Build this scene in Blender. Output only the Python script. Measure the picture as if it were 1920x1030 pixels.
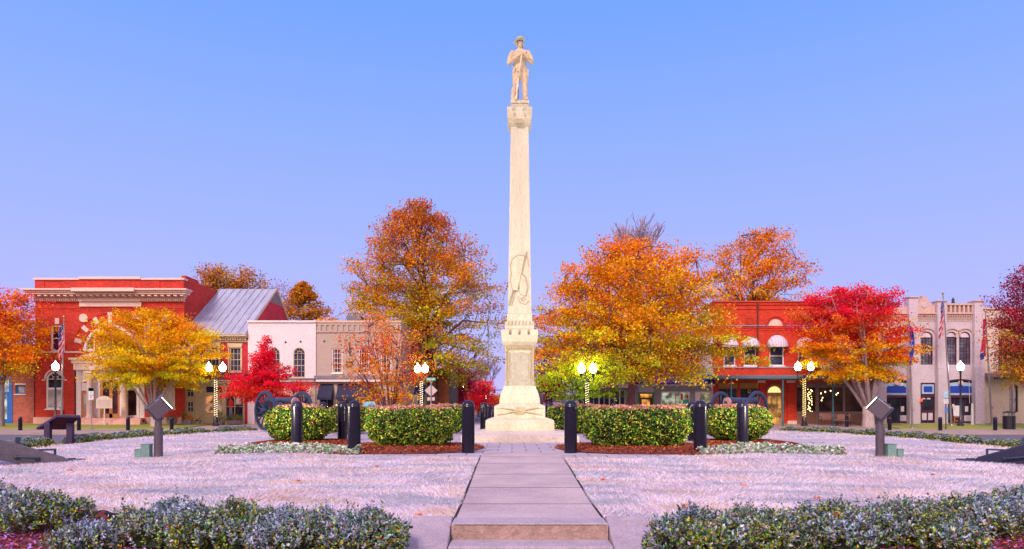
import bpy, math, random
import numpy as np
from mathutils import Vector, Matrix, Euler
for o in list(bpy.data.objects): bpy.data.objects.remove(o)
SC = bpy.context.scene; COL = SC.collection
R = math.radians; PI = math.pi
rng = np.random.default_rng(7); random.seed(7)
EYE = 0.98; F = 1280.0
# ---------------- camera
cam = bpy.data.objects.new('camera', bpy.data.cameras.new('camera')); COL.objects.link(cam)
cam.data.sensor_width = 36; cam.data.lens = 24; cam.data.shift_y = 0.1276
cam.data.clip_start = .05; cam.data.clip_end = 3000
cam.location = (0, 0, EYE); cam.rotation_euler = (R(90), 0, 0); SC.camera = cam
SC.render.resolution_x = 1024; SC.render.resolution_y = 549
SC.view_settings.view_transform = 'Standard'; SC.view_settings.look = 'None'
SC.view_settings.exposure = 0.15; SC.view_settings.gamma = 1
# ---------------- world: clear dusk sky, blue overhead, lavender at the horizon, pink glow above an added dark band behind the camera
W = bpy.data.worlds.new('World'); SC.world = W; W.use_nodes = True
nt = W.node_tree; nt.nodes.clear()
def nn(t, **k):
    n = nt.nodes.new(t)
    for a, b in k.items(): setattr(n, a, b)
    return n
tc = nn('ShaderNodeTexCoord'); sp = nn('ShaderNodeSeparateXYZ'); nt.links.new(tc.outputs['Generated'], sp.inputs[0])
def ramp(stops):
    r = nn('ShaderNodeValToRGB'); e = r.color_ramp.elements
    while len(e) < len(stops): e.new(.5)
    for i, (p, c) in enumerate(stops): e[i].position = p; e[i].color = (*c, 1)
    return r
fr = ramp([(0, (.56, .50, 1.0)), (.08, (.49, .48, 1.0)), (.20, (.385, .46, 1.0)), (.36, (.27, .41, 1.0)), (.50, (.17, .352, 1.0)), (.75, (.25, .36, .95)), (1, (.65, .58, 1.05))])
bk = ramp([(0, (.30, .22, .28)), (.11, (.42, .30, .36)), (.24, (2.0, 1.5, 1.3)), (.45, (1.7, 1.25, 1.3)), (.8, (.95, .75, 1.2)), (1, (.65, .58, 1.05))])  # dark low band added behind the camera to darken bollard and window reflections
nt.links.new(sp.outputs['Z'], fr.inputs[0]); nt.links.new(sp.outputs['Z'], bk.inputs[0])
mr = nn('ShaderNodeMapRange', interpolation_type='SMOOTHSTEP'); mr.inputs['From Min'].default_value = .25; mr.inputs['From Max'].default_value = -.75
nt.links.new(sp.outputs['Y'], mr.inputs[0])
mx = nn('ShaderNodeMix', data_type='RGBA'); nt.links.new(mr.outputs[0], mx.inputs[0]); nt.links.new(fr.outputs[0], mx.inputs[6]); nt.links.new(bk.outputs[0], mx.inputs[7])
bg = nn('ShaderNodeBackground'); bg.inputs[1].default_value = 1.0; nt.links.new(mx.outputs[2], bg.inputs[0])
wo = nn('ShaderNodeOutputWorld'); nt.links.new(bg.outputs[0], wo.inputs[0])
# ---------------- sun: the soft afterglow low behind the camera
sd = bpy.data.lights.new('sun', 'SUN'); sd.energy = 2.7; sd.angle = R(16); sd.color = (1, .83, .66)
so = bpy.data.objects.new('sun', sd); COL.objects.link(so); so.rotation_euler = (R(52), 0, R(-24)); so.location = (0, -20, 30)

# ---------------- helpers
ORG = {}
def tag(o, label=None, cat=None, group=None, kind=None):
    if label: o['label'] = label
    if cat: o['category'] = cat
    if group: o['group'] = group
    if kind: o['kind'] = kind
    return o
def thing(name, label, cat, loc=(0, 0, 0), group=None, rz=0):
    o = bpy.data.objects.new(name, None); COL.objects.link(o); o.location = loc; o.empty_display_size = .2
    ORG[o.name] = Vector(loc); tag(o, label, cat, group); o.rotation_euler.z = rz
    return o
def finish(me, name, mats, parent, at):
    o = bpy.data.objects.new(name, me); COL.objects.link(o)
    for m in (mats if isinstance(mats, (list, tuple)) else [mats]): me.materials.append(m)
    if parent is not None: o.parent = parent; ORG[o.name] = ORG[parent.name]
    else: o.location = at; ORG[o.name] = Vector(at)
    return o
class MB:
    def __init__(s): s.v = []; s.f = []; s.m = []
    def face(s, pts, m=0):
        n = len(s.v); s.v += [tuple(p) for p in pts]; s.f.append(tuple(range(n, n + len(pts)))); s.m.append(m)
    def grid(s, rows, m=0, close=False):
        n = len(s.v); w = len(rows[0])
        for r in rows: s.v += [tuple(p) for p in r]
        for i in range(len(rows) - 1):
            for j in range(w if close else w - 1):
                k = (j + 1) % w; s.f.append((n + i * w + j, n + i * w + k, n + (i + 1) * w + k, n + (i + 1) * w + j)); s.m.append(m)
        return n
    def box(s, x0, x1, y0, y1, z0, z1, m=0, t=None):
        if x0 > x1: x0, x1 = x1, x0
        if y0 > y1: y0, y1 = y1, y0
        if z0 > z1: z0, z1 = z1, z0
        n = len(s.v); P = [(x0, y0, z0), (x1, y0, z0), (x1, y1, z0), (x0, y1, z0), (x0, y0, z1), (x1, y0, z1), (x1, y1, z1), (x0, y1, z1)]
        if t is not None: P = [tuple(t @ Vector(p)) for p in P]
        s.v += P
        for q in ((3, 2, 1, 0), (4, 5, 6, 7), (0, 1, 5, 4), (1, 2, 6, 5), (2, 3, 7, 6), (3, 0, 4, 7)):
            s.f.append(tuple(n + i for i in q)); s.m.append(m)
    def frus(s, cx, cy, z0, z1, a0, a1, m=0, b0=None, b1=None):
        b0 = a0 if b0 is None else b0; b1 = a1 if b1 is None else b1
        n = len(s.v)
        for z, a, b in ((z0, a0, b0), (z1, a1, b1)): s.v += [(cx - a, cy - b, z), (cx + a, cy - b, z), (cx + a, cy + b, z), (cx - a, cy + b, z)]
        for q in ((3, 2, 1, 0), (4, 5, 6, 7), (0, 1, 5, 4), (1, 2, 6, 5), (2, 3, 7, 6), (3, 0, 4, 7)):
            s.f.append(tuple(n + i for i in q)); s.m.append(m)
    def tube(s, pts, rad, n=6, m=0, caps=True, sx=1.0):
        pts = [Vector(p) for p in pts]
        if not isinstance(rad, (list, tuple)): rad = [rad] * len(pts)
        rows = []; up = None
        for i, p in enumerate(pts):
            d = (pts[min(i + 1, len(pts) - 1)] - pts[max(i - 1, 0)])
            d = d.normalized() if d.length > 1e-9 else Vector((0, 0, 1))
            if up is None: up = Vector((0, 0, 1)) if abs(d.z) < .9 else Vector((0, 1, 0))
            a = d.cross(up)
            if a.length < 1e-4: a = d.cross(Vector((1, 0, 0)))
            a.normalize(); b = a.cross(d).normalized(); up = b
            rows.append([p + (a * math.cos(t) * sx + b * math.sin(t)) * rad[i] for t in [2 * PI * k / n for k in range(n)]])
        n0 = s.grid(rows, m, True)
        if caps:
            s.f.append(tuple(n0 + k for k in range(n))[::-1]); s.m.append(m)
            L = n0 + (len(rows) - 1) * n; s.f.append(tuple(L + k for k in range(n))); s.m.append(m)
    def lathe(s, cx, cy, prof, n=16, m=0, t=None):
        rows = [[(cx + r * math.cos(2 * PI * k / n), cy + r * math.sin(2 * PI * k / n), z) for k in range(n)] for r, z in prof]
        if t is not None: rows = [[tuple(t @ Vector(p)) for p in r] for r in rows]
        n0 = s.grid(rows, m, True)
        s.f.append(tuple(n0 + k for k in range(n))[::-1]); s.m.append(m)
        L = n0 + (len(rows) - 1) * n; s.f.append(tuple(L + k for k in range(n))); s.m.append(m)
    def ell(s, c, r, m=0, n=10, k=7, t=None):
        prof = [(max(1e-3, math.sin(PI * i / k)), -math.cos(PI * i / k)) for i in range(k + 1)]
        rows = []
        for q, z in prof: rows.append([Vector((q * math.cos(2 * PI * j / n) * r[0], q * math.sin(2 * PI * j / n) * r[1], z * r[2])) for j in range(n)])
        rows = [[(tuple((t @ p if t is not None else p) + Vector(c))) for p in row] for row in rows]
        n0 = s.grid(rows, m, True)
        s.f.append(tuple(n0 + j for j in range(n))[::-1]); s.m.append(m)
        L = n0 + k * n; s.f.append(tuple(L + j for j in range(n))); s.m.append(m)
    def poly(s, pts, off, m=0):
        """extrude polygon (3d pts) along off"""
        off = Vector(off); a = [Vector(p) for p in pts]; b = [p + off for p in a]; n = len(s.v); k = len(a)
        s.v += [tuple(p) for p in a + b]
        s.f.append(tuple(range(n, n + k))[::-1]); s.f.append(tuple(range(n + k, n + 2 * k))); s.m += [m, m]
        for i in range(k): j = (i + 1) % k; s.f.append((n + i, n + j, n + k + j, n + k + i)); s.m.append(m)
    def build(s, name, mats, parent=None, at=(0, 0, 0), smooth=False, bevel=0, auto=False):
        o0 = ORG[parent.name] if parent is not None else Vector(at)
        me = bpy.data.meshes.new(name); me.from_pydata([(a - o0[0], b - o0[1], c - o0[2]) for a, b, c in s.v], [], s.f)
        me.polygons.foreach_set('material_index', s.m)
        import bmesh
        bm = bmesh.new(); bm.from_mesh(me); bmesh.ops.recalc_face_normals(bm, faces=bm.faces[:]); bm.to_mesh(me); bm.free()
        if smooth: me.polygons.foreach_set('use_smooth', [True] * len(me.polygons))
        o = finish(me, name, mats, parent, at)
        if smooth == 'auto':
            try:
                me.set_sharp_from_angle(angle=R(38))
            except Exception: pass
        if bevel:
            b = o.modifiers.new('bevel', 'BEVEL'); b.width = bevel; b.segments = 2; b.limit_method = 'ANGLE'
        me.update(); return o
def copytree(o, parent=None):
    c = o.copy(); COL.objects.link(c); ORG[c.name] = ORG[o.name]
    if parent is not None: c.parent = parent
    for ch in [k for k in bpy.data.objects if k.parent == o]: copytree(ch, c)
    return c
def fast(name, V, k, mat, parent=None, at=(0, 0, 0), cols=None, smooth=False):
    """V (n*k,3): every k rows one face"""
    o0 = np.array(ORG[parent.name] if parent is not None else at)
    V = (V - o0).astype(np.float32); n = len(V) // k
    me = bpy.data.meshes.new(name); me.vertices.add(n * k); me.loops.add(n * k); me.polygons.add(n)
    me.vertices.foreach_set('co', V.ravel()); me.loops.foreach_set('vertex_index', np.arange(n * k, dtype=np.int32))
    me.polygons.foreach_set('loop_start', np.arange(0, n * k, k, dtype=np.int32)); me.update(calc_edges=True)
    if cols is not None:
        a = me.color_attributes.new('col', 'FLOAT_COLOR', 'CORNER')
        c = np.ones((n, 4), np.float32); c[:, :3] = cols; a.data.foreach_set('color', np.repeat(c, k, axis=0).ravel())
    return finish(me, name, mat, parent, at)
def PX(x, Y): return (x - 960) / F * Y
def PZ(y, Y): return EYE - (y - 760) / F * Y
CX, CY = .21, 19.2
def sst(t): t = min(1, max(0, t)); return t * t * (3 - 2 * t)
def zg(x, y):
    r = math.hypot(x - CX, y - CY); sy = (y - CY) / max(r, .01)
    zr = -.07 + .13 * sy
    if r < 12.5: return zr * sst((r - 6.0) / 6.5)
    st = -.95 + .4 * min(1, max(0, (y - 42) / 12))
    if r < 14.3: return zr - .1 - .03 * (r - 12.5)
    return zr - .15 + (st - zr + .15) * sst((r - 14.3) / 1.8)
# ---------------- materials
MT = {}
def shader(name):
    m = bpy.data.materials.new(name); m.use_nodes = True; t = m.node_tree; p = t.nodes['Principled BSDF']
    return m, t, p
def P(name, col, rough=.7, var=.18, sc=3.0, bump=.15, bsc=None, metal=0, spec=.4, emit=None, es=1, stretch=(1, 1, 1), col2=None, coat=0):
    if name in MT: return MT[name]
    m, t, p = shader(name); N = t.nodes; L = t.links
    p.inputs['Roughness'].default_value = rough; p.inputs['Metallic'].default_value = metal
    p.inputs['Specular IOR Level'].default_value = spec; p.inputs['Coat Weight'].default_value = coat
    c = N.new('ShaderNodeTexCoord'); mp = N.new('ShaderNodeMapping'); mp.inputs['Scale'].default_value = stretch
    L.new(c.outputs['Object'], mp.inputs[0])
    n1 = N.new('ShaderNodeTexNoise'); n1.inputs['Scale'].default_value = sc; n1.inputs['Detail'].default_value = 6; n1.inputs['Roughness'].default_value = .65
    L.new(mp.outputs[0], n1.inputs[0])
    r = N.new('ShaderNodeValToRGB'); r.color_ramp.elements[0].position = .3; r.color_ramp.elements[1].position = .72
    a = col2 if col2 else tuple(k * (1 - var) for k in col); b = col if col2 else tuple(min(1, k * (1 + var)) for k in col)
    r.color_ramp.elements[0].color = (*a, 1); r.color_ramp.elements[1].color = (*b, 1)
    L.new(n1.outputs[0], r.inputs[0]); L.new(r.outputs[0], p.inputs['Base Color'])
    if bump:
        sk = N.new('ShaderNodeTexNoise'); sk.inputs['Scale'].default_value = (bsc or sc * 8) * .6; sk.inputs['Detail'].default_value = 3; L.new(mp.outputs[0], sk.inputs[0])
        sm_ = N.new('ShaderNodeMapRange'); sm_.inputs['From Min'].default_value = .3; sm_.inputs['From Max'].default_value = .7; sm_.inputs['To Min'].default_value = .82; sm_.inputs['To Max'].default_value = 1.12; L.new(sk.outputs[0], sm_.inputs[0])
        sv = N.new('ShaderNodeVectorMath'); sv.operation = 'SCALE'; L.new(r.outputs[0], sv.inputs[0]); L.new(sm_.outputs[0], sv.inputs['Scale']); L.new(sv.outputs[0], p.inputs['Base Color'])
        n2 = N.new('ShaderNodeTexNoise'); n2.inputs['Scale'].default_value = bsc or sc * 8; n2.inputs['Detail'].default_value = 5; L.new(mp.outputs[0], n2.inputs[0])
        bp = N.new('ShaderNodeBump'); bp.inputs['Strength'].default_value = bump; bp.inputs['Distance'].default_value = .02
        L.new(n2.outputs[0], bp.inputs['Height']); L.new(bp.outputs[0], p.inputs['Normal'])
    if emit:
        p.inputs['Emission Color'].default_value = (*emit, 1); p.inputs['Emission Strength'].default_value = es
    MT[name] = m; return m
def BR(name, col, mortar=None, var=.25, sc=1.0, bump=.35, rough=.8):
    """brickwork on walls: u = x+y, v = z"""
    if name in MT: return MT[name]
    m, t, p = shader(name); N = t.nodes; L = t.links
    p.inputs['Roughness'].default_value = rough; p.inputs['Specular IOR Level'].default_value = .25
    c = N.new('ShaderNodeTexCoord'); s = N.new('ShaderNodeSeparateXYZ'); L.new(c.outputs['Object'], s.inputs[0])
    ad = N.new('ShaderNodeMath'); ad.operation = 'ADD'; L.new(s.outputs[0], ad.inputs[0]); L.new(s.outputs[1], ad.inputs[1])
    cb = N.new('ShaderNodeCombineXYZ'); L.new(ad.outputs[0], cb.inputs[0]); L.new(s.outputs[2], cb.inputs[1])
    b = N.new('ShaderNodeTexBrick'); b.inputs['Scale'].default_value = sc; b.inputs['Brick Width'].default_value = .22; b.inputs['Row Height'].default_value = .075
    b.inputs['Mortar Size'].default_value = .008; b.inputs['Mortar Smooth'].default_value = .3
    b.inputs['Color1'].default_value = (*[k * (1 - var) for k in col], 1); b.inputs['Color2'].default_value = (*[min(1, k * (1 + var * .6)) for k in col], 1)
    b.inputs['Mortar'].default_value = (*(mortar or [k * .7 for k in col]), 1); L.new(cb.outputs[0], b.inputs[0])
    n1 = N.new('ShaderNodeTexNoise'); n1.inputs['Scale'].default_value = .7; n1.inputs['Detail'].default_value = 8; n1.inputs['Roughness'].default_value = .7; L.new(c.outputs['Object'], n1.inputs[0])
    mr = N.new('ShaderNodeMapRange'); mr.inputs['From Min'].default_value = .3; mr.inputs['From Max'].default_value = .7; mr.inputs['To Min'].default_value = .72; mr.inputs['To Max'].default_value = 1.15; L.new(n1.outputs[0], mr.inputs[0])
    mu = N.new('ShaderNodeVectorMath'); mu.operation = 'SCALE'; L.new(b.outputs[0], mu.inputs[0]); L.new(mr.outputs[0], mu.inputs['Scale'])
    L.new(mu.outputs[0], p.inputs['Base Color'])
    bp = N.new('ShaderNodeBump'); bp.inputs['Strength'].default_value = bump; bp.inputs['Distance'].default_value = .02; bp.invert = True
    L.new(b.outputs['Fac'], bp.inputs['Height']); L.new(bp.outputs[0], p.inputs['Normal'])
    MT[name] = m; return m
def LEAF(name, trans=.35, rough=.55, spec=.06):
    if name in MT: return MT[name]
    m = bpy.data.materials.new(name); m.use_nodes = True; t = m.node_tree; N = t.nodes; L = t.links; N.clear()
    a = N.new('ShaderNodeAttribute'); a.attribute_name = 'col'
    p = N.new('ShaderNodeBsdfPrincipled'); p.inputs['Roughness'].default_value = rough; p.inputs['Specular IOR Level'].default_value = spec
    tr = N.new('ShaderNodeBsdfTranslucent'); mx = N.new('ShaderNodeMixShader'); mx.inputs[0].default_value = trans; o = N.new('ShaderNodeOutputMaterial')
    L.new(a.outputs[0], p.inputs[0]); L.new(a.outputs[0], tr.inputs[0]); L.new(p.outputs[0], mx.inputs[1]); L.new(tr.outputs[0], mx.inputs[2]); L.new(mx.outputs[0], o.inputs[0])
    MT[name] = m; return m
def EM(name, col, s):
    if name in MT: return MT[name]
    m, t, p = shader(name); p.inputs['Base Color'].default_value = (*col, 1); p.inputs['Emission Color'].default_value = (*col, 1); p.inputs['Emission Strength'].default_value = s
    MT[name] = m; return m
def GLASS(name, col, rough=.08, emit=None, es=0, sc=1.2, spec=.2):
    """window glass seen from outside: dark room behind, glossy front, uneven curtains or light"""
    if name in MT: return MT[name]
    m, t, p = shader(name); N = t.nodes; L = t.links
    p.inputs['Roughness'].default_value = rough; p.inputs['Specular IOR Level'].default_value = spec
    c = N.new('ShaderNodeTexCoord'); n = N.new('ShaderNodeTexNoise'); n.inputs['Scale'].default_value = sc; n.inputs['Detail'].default_value = 4; L.new(c.outputs['Object'], n.inputs[0])
    r = N.new('ShaderNodeValToRGB'); r.color_ramp.elements[0].position = .35; r.color_ramp.elements[1].position = .68
    r.color_ramp.elements[0].color = (*[k * .25 for k in col], 1); r.color_ramp.elements[1].color = (*col, 1)
    L.new(n.outputs[0], r.inputs[0]); L.new(r.outputs[0], p.inputs[0])
    if emit:
        r2 = N.new('ShaderNodeValToRGB'); r2.color_ramp.elements[0].position = .38; r2.color_ramp.elements[1].position = .62
        r2.color_ramp.elements[0].color = (*[k * .12 for k in emit], 1); r2.color_ramp.elements[1].color = (*emit, 1)
        L.new(n.outputs[0], r2.inputs[0]); L.new(r2.outputs[0], p.inputs['Emission Color']); p.inputs['Emission Strength'].default_value = es
    MT[name] = m; return m
def CLEAR(name):
    if name in MT: return MT[name]
    m = bpy.data.materials.new(name); m.use_nodes = True; t = m.node_tree; N = t.nodes; L = t.links; N.clear()
    g = N.new('ShaderNodeBsdfGlossy'); g.inputs['Roughness'].default_value = .03; tr = N.new('ShaderNodeBsdfTransparent'); mx = N.new('ShaderNodeMixShader'); mx.inputs[0].default_value = .12
    o = N.new('ShaderNodeOutputMaterial'); L.new(tr.outputs[0], mx.inputs[1]); L.new(g.outputs[0], mx.inputs[2]); L.new(mx.outputs[0], o.inputs[0]); MT[name] = m; return m
# ---------------- leaf scatter
def jit(cols, b=.22, h=.06):
    n = len(cols); return np.clip(cols * (1 + rng.uniform(-b, b, (n, 1))) + rng.normal(0, h, (n, 3)) * cols, 0, 1)
def pick(pal, n):
    w = np.array([p[1] for p in pal], float); return np.array([p[0] for p in pal], float)[rng.choice(len(pal), n, p=w / w.sum())]
def leafV(C, size, asp=.5, nrm=None, bias=0.0, fold=.15):
    """diamond leaves at C; returns (n*4,3)"""
    n = len(C); s = size * rng.uniform(.6, 1.3, (n, 1)) if np.isscalar(size) else size.reshape(-1, 1)
    a = rng.normal(size=(n, 3)); a /= np.linalg.norm(a, axis=1, keepdims=True)
    if nrm is not None: a = a + nrm * bias; a /= np.linalg.norm(a, axis=1, keepdims=True)
    t = np.cross(a, rng.normal(size=(n, 3))); t /= np.linalg.norm(t, axis=1, keepdims=True); b = np.cross(a, t)
    V = np.empty((n, 4, 3)); V[:, 0] = C - t * s * .5; V[:, 2] = C + t * s * .5
    V[:, 1] = C + b * s * asp * .5 + a * s * fold; V[:, 3] = C - b * s * asp * .5 + a * s * fold
    return V.reshape(-1, 3)
# ======================= GROUND
conc = P('concrete', (.60, .46, .46), .9, .10, 1.3, .6, 70, col2=(.40, .30, .32))
stone_pale = P('pale_paving', (.64, .54, .60), .8, .12, 2.0, .2, 50)
asphalt = P('asphalt', (.13, .125, .17), .85, .2, 1.2, .3, 90)
sidew = P('sidewalk_concrete', (.36, .27, .27), .85, .15, .8, .2, 40)
soil = P('bark_mulch', (.30, .055, .03), .95, .3, 9, 1.0, 45, col2=(.07, .018, .016))
def struct(name, mb, mat, smooth=False, kind='structure', label=None):
    o = mb.build(name, mat, smooth=smooth); o['kind'] = kind
    return o
g = MB()
ys = [-40, 0, 40, 42, 46, 50, 54, 60, 90, 200, 900]
g.grid([[(x, y, (-.955 + .4 * min(1, max(0, (y - 42) / 12)))) for x in (-900, -120, -60, 0, 60, 120, 900)] for y in ys])
struct('street', g, asphalt)
# far pavement along the shops with a kerb
g = MB()
for y0, y1, xa, xb in ((43.6, 47.6, -60, -23.2), (43.6, 50.3, -23.2, -5.2), (43.6, 50.3, 3.2, PX(1672, 48.5)), (43.6, 47.6, PX(1672, 48.5), 60)):
    if 1:
        z0, z1 = -.955 + .4 * (y0 - 42) / 12 + .14, -.955 + .4 * (y1 - 42) / 12 + .08
        g.face([(xa, y0, z0), (xb, y0, z0), (xb, y1, z1), (xa, y1, z1)]); g.face([(xa, y0, z0 - .3), (xb, y0, z0 - .3), (xb, y0, z0), (xa, y0, z0)])
        xs_ = xb if xb < 0 else xa
        g.face([(xs_, y0, z0 - .3), (xs_, y1, z1 - .3), (xs_, y1, z1), (xs_, y0, z0)])
struct('sidewalk', g, sidew)
grassg = P('green_grass', (.22, .36, .05), .9, .3, 5, .8, 60, col2=(.33, .26, .08))
def zf(y): return -.955 + .4 * min(1, max(0, (y - 42) / 12))
g = MB()
for xa, xb in ((-60, -23.3), (PX(1672, 48.5) + .05, 60)):
    g.face([(xa, 47.6, zf(47.6) + .14), (xb, 47.6, zf(47.6) + .14), (xb, 54.3, zf(54.3) + .09), (xa, 54.3, zf(54.3) + .09)])
    g.face([(xa, 47.6, zf(47.6) - .1), (xb, 47.6, zf(47.6) - .1), (xb, 47.6, zf(47.6) + .14), (xa, 47.6, zf(47.6) + .14)])
struct('grass_verge', g, grassg)
g = MB(); g.face([(-23.3, 50.3, zf(50.3) + .081), (PX(1672, 52), 50.3, zf(50.3) + .081), (PX(1672, 52), 54.5, zf(54.5) + .06), (-23.3, 54.5, zf(54.5) + .06)])
struct('shop_forecourt', g, P('forecourt', (.40, .28, .27), .85, .15, .9, .2, 40))
g = MB()
rws = []
for i in range(200):
    t = 2 * PI * i / 199
rr = [(44.3, 2.9), ]
for xa in (-30, -22, -14, 9, 17, 25, 33):
    g.face([(xa, 36.9, -.95), (xa + 3, 36.9, -.95), (xa + 3, 37.03, -.95), (xa, 37.03, -.95)])
struct('road_marking', g, P('road_paint', (.7, .66, .55), .7, .1))
# round mound: lawn, mulch ring
frost = P('frosted_turf', (.68, .56, .62), .9, .25, 3, 1.0, 45, col2=(.36, .32, .36), stretch=(.45, 1.9, 1))
def disc(r0, r1, nr, na, lift=0.0, skip=None):
    mb = MB(); 
    for i in range(nr):
        ra, rb = r0 + (r1 - r0) * i / nr, r0 + (r1 - r0) * (i + 1) / nr
        for j in range(na):
            a, b = 2 * PI * j / na, 2 * PI * (j + 1) / na
            q = [(CX + r * math.cos(t), CY + r * math.sin(t)) for r, t in ((ra, a), (rb, a), (rb, b), (ra, b))]
            if skip and skip(sum(p[0] for p in q) / 4, sum(p[1] for p in q) / 4): continue
            mb.face([(x, y, zg(x, y) + lift) for x, y in q])
    return mb
lawn = struct('lawn', disc(5.8, 12.5, 26, 160, 0.0), frost, True)
struct('mulch_border', disc(12.5, 16.2, 14, 400, 0.0, lambda x, y: y < 8 and abs(x - .175) < 1.2), soil, True)
# plaza paving
pav = bpy.data.materials.new('plaza_brick'); pav.use_nodes = True
t = pav.node_tree; N = t.nodes; L = t.links; p = N['Principled BSDF']; p.inputs['Roughness'].default_value = .75
c = N.new('ShaderNodeTexCoord'); b = N.new('ShaderNodeTexBrick'); b.inputs['Scale'].default_value = 1; b.inputs['Brick Width'].default_value = .6; b.inputs['Row Height'].default_value = .6
b.inputs['Mortar Size'].default_value = .012; b.inputs['Color1'].default_value = (.46, .37, .42, 1); b.inputs['Color2'].default_value = (.36, .29, .35, 1); b.inputs['Mortar'].default_value = (.08, .07, .10, 1)
L.new(c.outputs['Object'], b.inputs[0]); L.new(b.outputs[0], p.inputs[0])
mb = MB(); q = [(CX + 6.55 * math.cos(2 * PI * k / 64), CY + 6.55 * math.sin(2 * PI * k / 64), .012) for k in range(64)]; mb.poly(q, (0, 0, -.06))
struct('plaza', mb, pav)
# side and back paths
mb = MB()
for s in (-1, 1):
    rows = []
    for i in range(14):
        x = CX + s * (6.4 + i * .5); rows.append([(x, CY - .75, zg(x, CY) - .028 + .012), (x, CY + .75, zg(x, CY) - .028 + .012)])
    mb.grid(rows)
mb2 = [[(CX - .75, CY + 6.4 + i * .5, zg(CX, CY + 6.4 + i * .5) + .012), (CX + .75, CY + 6.4 + i * .5, zg(CX, CY + 6.4 + i * .5) + .012)] for i in range(14)]
mb.grid(mb2); struct('crossing_path', mb, conc)
# front path of concrete slabs, with the steps and their cheek walls
PXC = .175; HW = .75
mb = MB(); yy = 13.95; n = 0
z_at = lambda y: -.2 * sst((13.0 - y) / 6.0) + .0
while yy > 6.75:
    y1 = max(6.7, yy - 1.2)
    for k in range(4):
        ya, yb = yy - (yy - y1) * k / 4, yy - (yy - y1) * (k + 1) / 4
        if k == 3 and y1 > 6.75: yb += .02
        mb.box(PXC - HW, PXC + HW, ya, yb, z_at(ya) - .16, (z_at(ya)) + .015)
    yy = y1
# smooth the top into one slope per slab
for i, v in enumerate(mb.v):
    if v[2] > z_at(v[1]) - .05: mb.v[i] = (v[0], v[1], z_at(v[1]) + .015)
jy = 13.95 - 1.2
while jy > 6.9:
    mb.face([(PXC - HW + .004, jy + .02, z_at(jy) + .019), (PXC + HW - .004, jy + .02, z_at(jy) + .019), (PXC + HW - .004, jy + .002, z_at(jy) + .019), (PXC - HW + .004, jy + .002, z_at(jy) + .019)], 1); jy -= 1.2
front_path = struct('front_path', mb, [conc, P('joint_dirt', (.38, .30, .31), .95)])
steptop = P('worn_step', (.50, .40, .46), .9, .12, 3.5, .6, 70, col2=(.36, .29, .34))
riser = P('step_riser', (.38, .25, .23), .95, .3, 7, .8, 60)
st = thing('front_steps', 'worn concrete steps with sloping cheek walls at the near end of the path', 'steps', (PXC, 6.4, -.95))
z = -.185
for k in range(6):
    y0 = 6.70 - .36 * k
    if k == 0:
        m1 = MB(); m1.box(PXC - HW - .02, PXC + HW + .02, 6.70, 7.06, z - .15, z + .004, 0)
        m1.v = [(x, y, zz + (0 if zz < z else (z_at(y) + .019 - zz) if y > 6.8 else 0)) for x, y, zz in m1.v]
        m1.build('step', [steptop, riser], st, bevel=.012)
        rz = MB(); rz.box(PXC - HW - .018, PXC + HW + .018, 6.692, 6.70, z - .15, z - .014); rz.build('riser', riser, st)
    zt = z - .15 * (k + 1)
    if zt < -.97: break
    m1 = MB(); m1.box(PXC - HW - .02, PXC + HW + .02, y0 - .36, y0 - .001, zt - .15, zt); m1.build('step', steptop, st, bevel=.01)
for s in (-1, 1):
    m1 = MB(); xa = PXC + s * (HW + .03); xb = PXC + s * (HW + .44)
    pr = [(7.06, -.165), (6.95, -.15), (5.0, -.80), (4.6, -.85), (4.6, -1.1), (7.06, -.7)]
    m1.poly([(xa, y, z) for y, z in pr], (xb - xa, 0, 0)); m1.build('cheek_wall', P('cheek_concrete', (.48, .38, .44), .95, .16, 3.2, .8, 60, col2=(.34, .27, .33)), st, bevel=.015)
# edging strips beside the steps
ed = P('edging', (.012, .012, .015), .6, .2)
for s, l in ((-1, 'black edging board at the lawn edge left of the front steps'), (1, 'black edging board at the lawn edge right of the front steps')):
    m1 = MB()
    for k in range(14):
        a = math.atan2(-12.5, 0) ; t0 = -PI / 2 + s * (.095 + k * .035); t1 = t0 + s * .0345
        q = [(CX + r * math.cos(t), CY + r * math.sin(t)) for r, t in ((12.5, t0), (12.55, t0), (12.55, t1), (12.5, t1))]
        m1.poly([(x, y, -.30) for x, y in q], (0, 0, .085))
    tag(m1.build('edging_board', ed, at=(CX + s * 1.5, CY - 12.4, -.25)), l, 'edging')

# ======================= MONUMENT
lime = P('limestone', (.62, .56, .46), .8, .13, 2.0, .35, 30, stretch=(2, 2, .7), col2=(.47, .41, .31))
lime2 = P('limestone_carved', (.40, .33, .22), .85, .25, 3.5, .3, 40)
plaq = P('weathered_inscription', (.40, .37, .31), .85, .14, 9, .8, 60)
MX, MY = .21, 19.2
def hw(px): return px * 19.2 / (F + px)          # half width at the front face from half width in the photo
def mz(y, w): return PZ(y, MY - w)
mon = thing('monument', 'tall pale limestone column topped by a carved soldier, in the middle of the plaza', 'monument', (MX, MY, 0))
m1 = MB(); m1.frus(MX, MY, -.02, .19, 1.54, 1.53); m1.frus(MX, MY, .19, .285, 1.53, .98)
m1.build('base_slab', P('slab_stone', (.54, .45, .42), .85, .14, 1.8, .3, 30), mon, bevel=.012)
m1 = MB(); m1.frus(MX, MY, .28, .58, .93, .915); m1.frus(MX, MY, .58, .645, .915, .72); m1.build('lower_plinth', lime, mon, bevel=.015)
m1 = MB(); m1.frus(MX, MY, .64, .955, .694, .69); m1.frus(MX, MY, .955, 1.02, .69, .55)
rel = m1.build('upper_plinth', lime, mon, bevel=.01)
m1 = MB(); yf = MY - .70     # crossed cannons and a shield in low relief
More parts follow.
